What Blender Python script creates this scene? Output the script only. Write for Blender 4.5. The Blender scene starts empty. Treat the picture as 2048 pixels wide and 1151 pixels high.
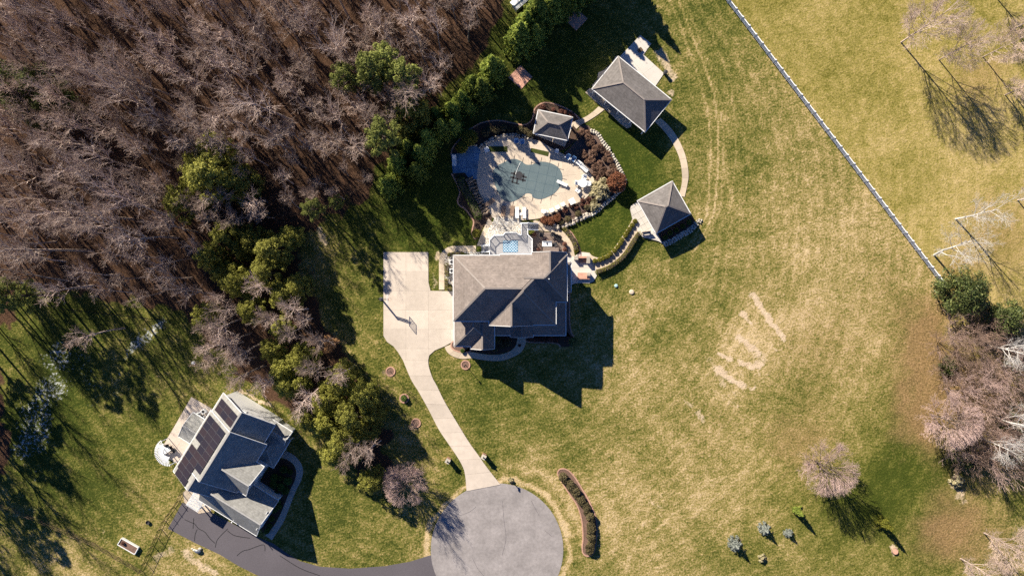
import bpy, bmesh, math, random
import numpy as np
from mathutils import Vector, Matrix, geometry

# ------------------------------------------------------------------ camera, sky, sun, exposure
H_CAM = 115.0                      # drone height in metres
F_PX = 2048 * 24.0 / 36.0          # focal length in photo pixels (24 mm on 36 mm)
S = H_CAM / F_PX                   # metres per photo pixel on the ground
scene = bpy.context.scene
COL = scene.collection
cam_d = bpy.data.cameras.new('camera')
cam_d.lens = 24.0; cam_d.sensor_width = 36.0
cam_d.clip_start = 1.0; cam_d.clip_end = 2000.0
cam = bpy.data.objects.new('camera', cam_d); COL.objects.link(cam)
cam.location = (0, 0, H_CAM); cam.rotation_euler = (0, 0, 0)
scene.camera = cam

SUN_EL = math.radians(30.0)
SUN_XY = Vector((-0.632, 0.775)).normalized()       # towards the sun, seen from above
world = bpy.data.worlds.new('World'); scene.world = world; world.use_nodes = True
wn = world.node_tree.nodes; wn.clear()
wo = wn.new('ShaderNodeOutputWorld'); wb = wn.new('ShaderNodeBackground'); sky = wn.new('ShaderNodeTexSky')
sky.sky_type = 'NISHITA'; sky.sun_disc = False
sky.sun_elevation = SUN_EL
sky.sun_rotation = math.atan2(SUN_XY.x, SUN_XY.y)
sky.air_density = 0.6; sky.dust_density = 0.0; sky.ozone_density = 10.0
wb.inputs['Strength'].default_value = 0.05
world.node_tree.links.new(sky.outputs[0], wb.inputs[0]); world.node_tree.links.new(wb.outputs[0], wo.inputs[0])
sun_d = bpy.data.lights.new('sun', 'SUN'); sun_d.energy = 5.0; sun_d.angle = math.radians(0.53)
sun_d.color = (1.0, 0.85, 0.63)
sun = bpy.data.objects.new('sun', sun_d); COL.objects.link(sun)
sdir = Vector((SUN_XY.x * math.cos(SUN_EL), SUN_XY.y * math.cos(SUN_EL), math.sin(SUN_EL)))
sun.rotation_euler = sdir.to_track_quat('Z', 'Y').to_euler()
sun.location = sdir * 200
scene.view_settings.view_transform = 'Standard'; scene.view_settings.look = 'None'
scene.view_settings.exposure = 1.15; scene.view_settings.gamma = 1.0
scene.view_settings.use_curve_mapping = False
scene.render.engine = 'CYCLES'
scene.cycles.max_bounces = 5; scene.cycles.diffuse_bounces = 3; scene.cycles.transparent_max_bounces = 8
scene.cycles.use_denoising = False

rnd = random.Random(7)
nrs = np.random.RandomState(7)

# ------------------------------------------------------------------ helpers: geometry
def W(px, py, h=0.0):
    """photo pixel of a point standing at height h -> world point"""
    k = S * (1 - h / H_CAM)
    return Vector(((px - 1024) * k, -(py - 575.5) * k, h))
def W2(pts, h=0.0):
    return [W(p[0], p[1], h).to_2d() for p in pts]
def Z(pts, ox, oy, sc):
    """points read off an enlarged crop -> photo pixels"""
    return [(ox + p[0] / sc, oy + p[1] / sc) for p in pts]
def spline(pts, n=6, closed=True):
    """Catmull-Rom through 2D points"""
    P = [Vector(p[:2]) for p in pts]; out = []; N = len(P)
    rng = range(N) if closed else range(N - 1)
    for i in rng:
        if closed: a, b, c, d = P[i-1], P[i], P[(i+1) % N], P[(i+2) % N]
        else: a, b, c, d = P[max(i-1, 0)], P[i], P[i+1], P[min(i+2, N-1)]
        for j in range(n):
            t = j / n
            out.append(0.5 * ((2*b) + (c-a)*t + (2*a-5*b+4*c-d)*t*t + (3*b-a-3*c+d)*t**3))
    if not closed: out.append(P[-1])
    return out
def resample(pts, n):
    P = [Vector(p[:2]) for p in pts]; L = [0]
    for a, b in zip(P, P[1:]): L.append(L[-1] + (b-a).length)
    out = []; k = 0
    for i in range(n):
        t = L[-1] * i / (n-1)
        while k < len(P)-2 and L[k+1] < t: k += 1
        s = (t - L[k]) / max(L[k+1]-L[k], 1e-9)
        out.append(P[k].lerp(P[k+1], min(max(s, 0), 1)))
    return out
def plen(pts): return sum((Vector(b[:2])-Vector(a[:2])).length for a, b in zip(pts, pts[1:]))
def area2(P): return 0.5 * sum(P[i-1].x*P[i].y - P[i].x*P[i-1].y for i in range(len(P)))
def clip_half(P, p, n):
    """keep the side of the line through p towards which n points"""
    out = []
    for i in range(len(P)):
        a, b = P[i-1], P[i]; da, db = (a-p).dot(n), (b-p).dot(n)
        if da >= 0: out.append(a)
        if (da > 0 > db) or (da < 0 < db): out.append(a.lerp(b, da/(da-db)))
    return out
def inset(P, d):
    """move a counter-clockwise outline inwards by d"""
    out = []; N = len(P)
    for i in range(N):
        a, b, c = P[i-1], P[i], P[(i+1) % N]
        e1 = (b-a); e2 = (c-b)
        if e1.length < 1e-6 or e2.length < 1e-6: continue
        n1 = Vector((-e1.y, e1.x)).normalized(); n2 = Vector((-e2.y, e2.x)).normalized()
        m = n1 + n2
        if m.length < 1e-3: m = n1
        m.normalize(); out.append(b + m * (d / max(m.dot(n1), 0.4)))
    return out

class MB:
    """collects shapes into ONE mesh"""
    def __init__(s): s.v = []; s.f = []; s.m = []
    def add(s, v, f, mi=0):
        o = len(s.v); s.v.extend(tuple(x) for x in v); s.f.extend(tuple(i+o for i in q) for q in f); s.m.extend([mi]*len(f)); return s
    def box(s, c, d, rz=0, mi=0, tilt=None):
        hx, hy, hz = d[0]/2, d[1]/2, d[2]/2
        vs = [Vector((x, y, z)) for z in (-hz, hz) for x, y in ((-hx, -hy), (hx, -hy), (hx, hy), (-hx, hy))]
        M = Matrix.Rotation(rz, 3, 'Z')
        if tilt: M = M @ Matrix.Rotation(tilt[1], 3, tilt[0])
        c = Vector(c)
        return s.add([M @ v + c for v in vs], [(3,2,1,0), (4,5,6,7), (0,1,5,4), (1,2,6,5), (2,3,7,6), (3,0,4,7)], mi)
    def prism(s, P, z0, z1, mi=0):
        P = [Vector(p[:2]) for p in P]
        if area2(P) < 0: P = P[::-1]
        n = len(P)
        tri = geometry.tessellate_polygon([[p.to_3d() for p in P]])
        vs = [(p.x, p.y, z0) for p in P] + [(p.x, p.y, z1) for p in P]
        fs = []
        for t in tri:
            a, b, c = (P[i] for i in t)
            if (b-a).cross(c-a) < 0: t = (t[0], t[2], t[1])
            fs.append(tuple(i+n for i in t)); fs.append((t[2], t[1], t[0]))
        fs += [(i, (i+1) % n, n+(i+1) % n, n+i) for i in range(n)]
        return s.add(vs, fs, mi)
    def poly3(s, pts, t, mi=0):
        """thick slab below a convex 3D outline (counter-clockwise from above)"""
        n = len(pts); top = [Vector(p) for p in pts]; bot = [p - Vector((0, 0, t)) for p in top]
        return s.add(top + bot, [tuple(range(n)), tuple(range(2*n-1, n-1, -1))] + [(i, n+i, n+(i+1) % n, (i+1) % n) for i in range(n)], mi)
    def tube(s, path, r, sides=6, mi=0, cap=True):
        path = [Vector(p) for p in path]; n = len(path)
        rr = r if isinstance(r, (list, tuple)) else [r]*n
        vs = []; up = None
        for i, p in enumerate(path):
            d = (path[min(i+1, n-1)] - path[max(i-1, 0)]).normalized()
            if up is None: up = d.orthogonal().normalized()
            up = (up - d*up.dot(d))
            up = up.normalized() if up.length > 1e-6 else d.orthogonal().normalized()
            w = d.cross(up)
            for k in range(sides):
                a = 2*math.pi*k/sides; vs.append(p + (up*math.cos(a) + w*math.sin(a))*rr[i])
        fs = [(i*sides+k, i*sides+(k+1) % sides, (i+1)*sides+(k+1) % sides, (i+1)*sides+k) for i in range(n-1) for k in range(sides)]
        if cap: fs += [tuple(range(sides-1, -1, -1)), tuple(range((n-1)*sides, n*sides))]
        return s.add(vs, fs, mi)
    def lathe(s, c, prof, sides=16, mi=0):
        c = Vector(c); vs = []
        for r, z in prof:
            for k in range(sides):
                a = 2*math.pi*k/sides; vs.append(c + Vector((r*math.cos(a), r*math.sin(a), z)))
        n = len(prof)
        fs = [(i*sides+k, i*sides+(k+1) % sides, (i+1)*sides+(k+1) % sides, (i+1)*sides+k) for i in range(n-1) for k in range(sides)]
        fs += [tuple(range(sides-1, -1, -1)), tuple(range((n-1)*sides, n*sides))]
        return s.add(vs, fs, mi)
    def blob(s, c, r, seed=0, sub=2, rough=.2, mi=0):
        """lumpy stone"""
        bm = bmesh.new(); bmesh.ops.create_icosphere(bm, subdivisions=sub, radius=1)
        rr = random.Random(seed); dirs = [Vector((rr.gauss(0,1), rr.gauss(0,1), rr.gauss(0,1))).normalized() for _ in range(6)]; am = [rr.uniform(-rough, rough) for _ in dirs]
        bm.verts.ensure_lookup_table()
        vs = []
        for v in bm.verts:
            k = 1 + sum(a*max(0, v.co.dot(d))**2 for a, d in zip(am, dirs))
            vs.append((c[0]+v.co.x*r[0]*k, c[1]+v.co.y*r[1]*k, c[2]+v.co.z*r[2]*k))
        fs = [tuple(v.index for v in f.verts) for f in bm.faces]; bm.free()
        return s.add(vs, fs, mi)
    def build(s, name, mats, parent=None, smooth=False, local=False):
        return link_mesh(name, s.v, s.f, mats, parent, smooth, s.m, local)
def link_mesh(name, v, f, mats, parent=None, smooth=False, mi=None, local=False):
    me = bpy.data.meshes.new(name)
    off = Vector((0, 0, 0))
    if parent is not None and not local:
        p = parent
        while p is not None: off += p.location; p = p.parent
    if off.length: v = [(a[0]-off.x, a[1]-off.y, a[2]-off.z) for a in v]
    me.from_pydata(v, [], f)
    if not isinstance(mats, (list, tuple)): mats = [mats]
    for m in mats: me.materials.append(m)
    if mi is not None and len(mats) > 1: me.polygons.foreach_set('material_index', mi)
    if smooth: me.polygons.foreach_set('use_smooth', [True]*len(me.polygons))
    me.update()
    o = bpy.data.objects.new(name, me); COL.objects.link(o)
    if parent is not None: o.parent = parent
    return o
def np_mesh(name, verts, quads, mats, tri=False):
    """fast mesh from numpy arrays"""
    me = bpy.data.meshes.new(name); k = quads.shape[1]
    me.vertices.add(len(verts)); me.vertices.foreach_set('co', verts.astype(np.float32).ravel())
    me.loops.add(quads.size); me.loops.foreach_set('vertex_index', quads.astype(np.int32).ravel())
    me.polygons.add(len(quads)); me.polygons.foreach_set('loop_start', np.arange(0, quads.size, k, dtype=np.int32))
    me.polygons.foreach_set('loop_total', np.full(len(quads), k, dtype=np.int32))
    for m in (mats if isinstance(mats, (list, tuple)) else [mats]): me.materials.append(m)
    me.update(calc_edges=True); return me
def tag(o, label=None, cat=None, group=None, kind=None):
    if label: o['label'] = label
    if cat: o['category'] = cat
    if group: o['group'] = group
    if kind: o['kind'] = kind
    return o
def thing(name, label, cat, loc=(0, 0, 0), rz=0, group=None):
    o = bpy.data.objects.new(name, None); COL.objects.link(o); o.empty_display_size = .3
    o.location = loc; o.rotation_euler = (0, 0, rz)
    return tag(o, label, cat, group)
def copy_tree(o, parent=None):
    c = o.copy(); COL.objects.link(c); c.parent = parent
    for ch in o.children: copy_tree(ch, c)
    return c
class Proto:
    """first use hands out the original, later uses hand out copies of it and its parts"""
    def __init__(s, root): s.root = root; s.used = False
    def place(s, loc, rz=0, sc=1.0, label=None, group=None, tilt=None):
        o = s.root if not s.used else copy_tree(s.root)
        s.used = True
        o.location = loc; o.rotation_euler = (tilt[0] if tilt else 0, tilt[1] if tilt else 0, rz)
        o.scale = (sc, sc, sc) if isinstance(sc, (int, float)) else sc
        if label: o['label'] = label
        if group: o['group'] = group
        elif 'group' in o.keys() and label: del o['group']
        return o

# ------------------------------------------------------------------ helpers: materials
MATS = {}
def cool(c): return (min(c[0], .95), min(c[1]*1.07, .95), min(c[2]*1.22, .95))      # neutral base colours under the warm winter sun
def nodes_of(name):
    m = bpy.data.materials.new(name); m.use_nodes = True; nt = m.node_tree
    b = nt.nodes['Principled BSDF']; MATS[name] = m
    return m, nt, b
def mk(nt, t, **kw):
    n = nt.nodes.new(t)
    for k, v in kw.items(): setattr(n, k, v)
    return n
def noise(nt, vec, scale, detail=4, rough=.55, dist=0):
    n = mk(nt, 'ShaderNodeTexNoise'); n.inputs['Scale'].default_value = scale; n.inputs['Detail'].default_value = detail
    n.inputs['Roughness'].default_value = rough; n.inputs['Distortion'].default_value = dist
    if vec is not None: nt.links.new(vec, n.inputs['Vector'])
    return n.outputs['Fac']
def ramp(nt, fac, stops, interp='LINEAR'):
    r = mk(nt, 'ShaderNodeValToRGB'); cr = r.color_ramp; cr.interpolation = interp
    while len(cr.elements) < len(stops): cr.elements.new(.5)
    for e, (p, c) in zip(cr.elements, stops):
        e.position = p; e.color = (c, c, c, 1) if isinstance(c, (int, float)) else (c[0], c[1], c[2], 1)
    nt.links.new(fac, r.inputs[0]); return r.outputs[0]
def mixc(nt, fac, a, b, mode='MIX'):
    m = mk(nt, 'ShaderNodeMix', data_type='RGBA', blend_type=mode)
    for s, x in ((0, fac), (6, a), (7, b)):
        if isinstance(x, (int, float)): m.inputs[s].default_value = x
        elif isinstance(x, tuple): m.inputs[s].default_value = (x[0], x[1], x[2], 1)
        else: nt.links.new(x, m.inputs[s])
    return m.outputs[2]
def math_(nt, op, a, b=0.0, clamp=False):
    m = mk(nt, 'ShaderNodeMath', operation=op); m.use_clamp = clamp
    for s, x in ((0, a), (1, b)):
        if isinstance(x, (int, float)): m.inputs[s].default_value = x
        else: nt.links.new(x, m.inputs[s])
    return m.outputs[0]
def bump_(nt, b, h, strength=.4, dist=.05):
    n = mk(nt, 'ShaderNodeBump'); n.inputs['Strength'].default_value = strength; n.inputs['Distance'].default_value = dist
    nt.links.new(h, n.inputs['Height']); nt.links.new(n.outputs[0], b.inputs['Normal'])
def pos(nt): return mk(nt, 'ShaderNodeNewGeometry').outputs['Position']
def objrand(nt): return mk(nt, 'ShaderNodeObjectInfo').outputs['Random']
def island(nt): return mk(nt, 'ShaderNodeNewGeometry').outputs['Random Per Island']
def mat(name, col, rough=.8, var=.18, scale=2.0, big=.12, bigscale=.25, bump=.0, bscale=18, metal=0, spec=.3, orand=.0):
    """plain surface: fine grain + broad weathering + optional per-piece variation"""
    m, nt, b = nodes_of(name); p = pos(nt); col = cool(col)
    lo = tuple(c*(1-var) for c in col); hi = tuple(min(c*(1+var), .95) for c in col)
    c = mixc(nt, ramp(nt, noise(nt, p, scale, 6, .65), [(.3, 0), (.7, 1)]), lo, hi)
    g = ramp(nt, noise(nt, p, bigscale, 3), [(.3, 1-big), (.7, 1+big*.6)])
    c = mixc(nt, 1.0, c, g, 'MULTIPLY')
    if orand:
        c = mixc(nt, 1.0, c, ramp(nt, objrand(nt), [(0, 1-orand), (1, 1+orand*.5)]), 'MULTIPLY')
    nt.links.new(c, b.inputs['Base Color'])
    b.inputs['Roughness'].default_value = rough; b.inputs['Metallic'].default_value = metal
    b.inputs['Specular IOR Level'].default_value = spec
    if bump: bump_(nt, b, noise(nt, p, bscale, 5, .7), bump, .03)
    return m
def leafmat(name, dark, light, trans=.25, orand=.25, rough=.7, extra=None):
    """foliage: every leaf clump its own tone, every plant a little different"""
    m, nt, b = nodes_of(name); dark, light = cool(dark), cool(light)
    c = mixc(nt, ramp(nt, island(nt), [(0, 0), (.75, .6), (1, 1)]), dark, light)
    if extra: c = mixc(nt, ramp(nt, island(nt), [(extra[1], 0), (min(extra[1]+.03, 1), 1)]), c, extra[0])
    c = mixc(nt, 1.0, c, ramp(nt, objrand(nt), [(0, 1-orand), (1, 1+orand)]), 'MULTIPLY')
    nt.links.new(c, b.inputs['Base Color']); b.inputs['Roughness'].default_value = rough
    b.inputs['Specular IOR Level'].default_value = .2
    t = mk(nt, 'ShaderNodeBsdfTranslucent'); nt.links.new(c, t.inputs[0])
    mx = mk(nt, 'ShaderNodeMixShader'); mx.inputs[0].default_value = trans
    nt.links.new(b.outputs[0], mx.inputs[1]); nt.links.new(t.outputs[0], mx.inputs[2])
    nt.links.new(mx.outputs[0], nt.nodes['Material Output'].inputs[0])
    return m

# ------------------------------------------------------------------ materials
def shingle(name, col, var=.10):
    m, nt, b = nodes_of(name); p = pos(nt); col = cool(col)
    sx = mk(nt, 'ShaderNodeSeparateXYZ'); nt.links.new(p, sx.inputs[0])
    row = math_(nt, 'FRACT', math_(nt, 'MULTIPLY', sx.outputs[2], 4.2))
    rowid = math_(nt, 'FLOOR', math_(nt, 'MULTIPLY', sx.outputs[2], 4.2))
    cb = mk(nt, 'ShaderNodeCombineXYZ'); nt.links.new(sx.outputs[0], cb.inputs[0]); nt.links.new(sx.outputs[1], cb.inputs[1])
    nt.links.new(math_(nt, 'MULTIPLY', rowid, 3.7), cb.inputs[2])
    vo = mk(nt, 'ShaderNodeTexVoronoi'); vo.inputs['Scale'].default_value = 3.2; nt.links.new(cb.outputs[0], vo.inputs['Vector'])
    sep = mk(nt, 'ShaderNodeSeparateColor'); nt.links.new(vo.outputs['Color'], sep.inputs[0])
    c = mixc(nt, sep.outputs[0], tuple(x*(1-var*1.6) for x in col), tuple(x*(1+var*1.4) for x in col))
    c = mixc(nt, 1.0, c, ramp(nt, row, [(0, .78), (.2, 1.0), (1, 1.02)]), 'MULTIPLY')
    c = mixc(nt, 1.0, c, ramp(nt, noise(nt, p, .6, 6, .65), [(.3, .82), (.7, 1.12)]), 'MULTIPLY')
    nt.links.new(c, b.inputs['Base Color']); b.inputs['Roughness'].default_value = .92; b.inputs['Specular IOR Level'].default_value = .25
    bump_(nt, b, row, .25, .02)
    return m
M_ROOF = shingle('roof_shingles_taupe', (.205, .172, .152))
M_ROOF2 = shingle('roof_shingles_grey', (.155, .142, .134))
M_ROOFN = shingle('roof_shingles_pale', (.27, .265, .245))
M_CAP = mat('ridge_cap_shingle', (.24, .21, .19), .9, .1)
M_CAPN = mat('ridge_cap_pale', (.36, .35, .33), .9, .1)
M_WHITE = mat('white_paint', (.78, .78, .77), .5, .04, 3, .06)
M_SIDING = mat('white_siding', (.74, .735, .72), .6, .04, 3, .05)
M_SIDEB = mat('cream_siding', (.62, .58, .5), .7, .05, 3, .06)
M_BRICKW = mat('brick_wall', (.34, .2, .15), .85, .22, 6, .12, bump=.3)
M_GLASS = mat('window_glass', (.03, .04, .05), .08, .1, spec=.6)
M_DOOR = mat('door_paint', (.16, .07, .05), .5, .1)
M_CONC = mat('driveway_concrete', (.54, .465, .385), .85, .08, 1.2, .16, .12, bump=.12, orand=.1)
M_CONCJ = mat('concrete_joint', (.33, .29, .24), .95, .2)
M_CONCW = mat('pale_concrete', (.58, .535, .47), .8, .05, 1.5, .09, .2, bump=.1, orand=.06)
M_PATH = mat('path_concrete', (.55, .45, .335), .85, .09, 1.5, .15, .2, bump=.12, orand=.12)
M_DECK = mat('pool_deck_concrete', (.58, .485, .375), .8, .07, 1.5, .13, .22, bump=.1, orand=.08)
M_BLUEP = mat('blue_slate_paving', (.13, .24, .36), .7, .18, 2.5, .2, .4, bump=.25, orand=.12)
M_ASPH = mat('road_asphalt', (.285, .26, .25), .9, .16, 2, .2, .35, bump=.35, bscale=40)
M_ASPD = mat('dark_asphalt', (.105, .095, .105), .9, .14, 5, .12, .15, bump=.35, bscale=40)
M_TAR = mat('crack_sealant', (.02, .02, .022), .6, .2)
M_MULCH = mat('bark_mulch', (.075, .047, .034), .95, .5, 7, .25, .5, bump=.8, bscale=14)
M_MULCHM = mat('weathered_mulch', (.13, .088, .072), .95, .4, 7, .2, .5, bump=.8, bscale=14)
M_MULCHR = mat('reddish_mulch', (.17, .105, .08), .95, .4, 7, .2, .5, bump=.8, bscale=14)
M_EDGE = mat('pink_brick_edging', (.44, .26, .19), .85, .25, 7, .15, bump=.3)
M_BRICK = mat('patio_brick', (.36, .2, .145), .85, .25, 6, .12, bump=.3)
M_BRICKP = mat('salmon_paver', (.58, .32, .23), .85, .2, 5, .14, .4, bump=.25)
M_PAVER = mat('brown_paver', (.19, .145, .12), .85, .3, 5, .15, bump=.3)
M_STONEB = mat('brown_stone', (.25, .19, .14), .9, .3, 3, .2, bump=.4, orand=.35)
M_STONE = mat('field_stone', (.40, .35, .29), .9, .3, 3, .2, bump=.4, orand=.35)
M_STONEW = mat('white_stone', (.52, .47, .39), .85, .15, 3, .1, bump=.3, orand=.25)
M_COVER = None
M_PLAST = mat('white_plastic', (.8, .8, .79), .4, .03)
M_BLUEC = mat('blue_cushion', (.10, .22, .42), .8, .1)
M_TANC = mat('tan_fabric', (.25, .17, .12), .85, .12, 5)
M_BLACK = mat('black_metal', (.015, .015, .017), .45, .2, metal=.3)
M_GREYM = mat('grey_metal', (.3, .31, .32), .4, .1, metal=.7)
M_DARK = mat('dark_plastic', (.04, .04, .045), .5, .2)
M_RED = mat('red_fabric', (.3, .05, .04), .8, .15)
M_COMPO = mat('grey_composite_deck', (.31, .30, .295), .75, .06, 4, .06)
M_WOODB = mat('brown_wood', (.17, .11, .07), .85, .3, 5)
M_TEAL = mat('pale_teal_lid', (.35, .52, .52), .6, .1)
M_TANW = mat('terracotta_pot', (.4, .22, .14), .8, .15)
# bark and twigs
def barkmat(name, dark, light, orand=.25):
    m, nt, b = nodes_of(name); p = pos(nt); dark, light = cool(dark), cool(light)
    c = mixc(nt, ramp(nt, noise(nt, p, 1.6, 5, .6), [(.3, 0), (.68, 1)]), dark, light)
    c = mixc(nt, 1.0, c, ramp(nt, objrand(nt), [(0, 1-orand), (1, 1+orand)]), 'MULTIPLY')
    nt.links.new(c, b.inputs['Base Color']); b.inputs['Roughness'].default_value = .9; b.inputs['Specular IOR Level'].default_value = .15
    return m
M_BARK = barkmat('grey_bark', (.27, .20, .165), (.58, .46, .39), .38)
M_BARKW = barkmat('white_sycamore_bark', (.40, .37, .34), (.68, .65, .60), .1)
M_BARKD = barkmat('dark_bark', (.06, .045, .035), (.13, .10, .08))
M_TWIG = barkmat('grey_twigs', (.19, .125, .095), (.36, .25, .195), .28)
M_BRUSH = barkmat('brown_brush', (.12, .072, .048), (.25, .165, .12), 0)
M_TWIGP = barkmat('pinkish_twigs', (.38, .265, .225), (.56, .41, .36), .12)
M_TWIGT = barkmat('tan_twigs', (.42, .31, .245), (.58, .45, .37), .15)
# leaves
L_DARKCON = leafmat('dark_conifer_leaf', (.07, .115, .02), (.36, .40, .07))
L_CEDAR = leafmat('cedar_leaf', (.13, .14, .03), (.48, .45, .095), .4)
L_PINE = leafmat('pine_needles', (.09, .115, .026), (.31, .32, .08))
L_OLIVE = leafmat('dark_olive_leaf', (0.039, 0.058, 0.019), (0.130, 0.143, 0.039))  # dark olive foliage of the evergreens and brushwood
L_MAG = leafmat('glossy_holly_leaf', (0.033, 0.058, 0.018), (0.195, 0.215, 0.065), .12, .15, .45)
L_HEDGE = leafmat('hedge_leaf', (0.081, 0.088, 0.014), (0.257, 0.223, 0.030), .15, .15)
L_BOX = leafmat('boxwood_leaf', (0.039, 0.078, 0.016), (0.130, 0.182, 0.033), .15, .25)
L_BROWN = leafmat('brown_shrub', (.09, .05, .034), (.27, .16, .11), .1, .25)
L_RUST = leafmat('rust_shrub', (0.110, 0.039, 0.020), (0.297, 0.121, 0.061), .1, .15)
L_PALE = leafmat('pale_grass_plume', (0.242, 0.209, 0.099), (0.605, 0.528, 0.330), .2, .15)
L_BLUE = leafmat('blue_spruce_needle', (.13, .15, .13), (.38, .40, .35), .1, .1)
L_TANLEAF = leafmat('dry_tan_leaf', (0.264, 0.143, 0.066), (0.550, 0.319, 0.154), .25, .1)
L_RED = leafmat('dark_red_shrub', (0.088, 0.033, 0.028), (0.220, 0.099, 0.066), .1, .25)
L_YEL = leafmat('yellow_green_leaf', (0.066, 0.083, 0.011), (0.264, 0.242, 0.033), .2, .15)
L_MULTI = leafmat('azalea_leaf', (0.039, 0.039, 0.022), (0.187, 0.143, 0.066), .1, .2)

# ------------------------------------------------------------------ ground sheet with its zones of turf
def vnoise(X, Y, sc, seed):
    r = np.random.RandomState(seed); T = r.rand(64, 64)
    x, y = X/sc + 1000, Y/sc + 1000
    xi, yi = np.floor(x).astype(int), np.floor(y).astype(int); fx, fy = x-xi, y-yi
    fx, fy = fx*fx*(3-2*fx), fy*fy*(3-2*fy); g = lambda a, b: T[a % 64, b % 64]
    return (g(xi, yi)*(1-fx)+g(xi+1, yi)*fx)*(1-fy) + (g(xi, yi+1)*(1-fx)+g(xi+1, yi+1)*fx)*fy
def sdf(X, Y, P):
    d = np.full(X.shape, 1e9); ins = np.zeros(X.shape, bool); n = len(P)
    for i in range(n):
        ax, ay = P[i-1]; bx, by = P[i]; ex, ey = bx-ax, by-ay
        t = np.clip(((X-ax)*ex+(Y-ay)*ey)/(ex*ex+ey*ey+1e-9), 0, 1)
        d = np.minimum(d, (X-ax-t*ex)**2+(Y-ay-t*ey)**2)
        c = ((ay > Y) != (by > Y)) & (X < (bx-ax)*(Y-ay)/(by-ay+1e-12)+ax); ins ^= c
    return np.where(ins, -1, 1)*np.sqrt(d)
def strokes(X, Y, L):
    out = np.zeros(X.shape)
    for pts, w, a in L:
        d = np.full(X.shape, 1e9)
        for (ax, ay), (bx, by) in zip(pts, pts[1:]):
            ex, ey = bx-ax, by-ay; t = np.clip(((X-ax)*ex+(Y-ay)*ey)/(ex*ex+ey*ey+1e-9), 0, 1)
            d = np.minimum(d, np.sqrt((X-ax-t*ex)**2+(Y-ay-t*ey)**2))
        out = np.maximum(out, a*np.clip(1.5-d/w, 0, 1))
    return out
FOREST = [(-400, -400), (1010, -400), (1000, 20), (950, 120), (900, 165), (850, 230), (790, 270), (770, 330), (740, 385), (660, 440), (600, 470),
          (610, 560), (640, 640), (700, 720), (735, 800), (770, 880), (800, 960), (760, 975), (700, 920), (640, 870), (590, 830), (540, 800), (480, 745), (440, 690), (400, 650),
          (330, 610), (230, 600), (150, 585), (60, 565), (25, 620), (-10, 700), (5, 800), (20, 900), (-5, 960), (-400, 1050)]
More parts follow.
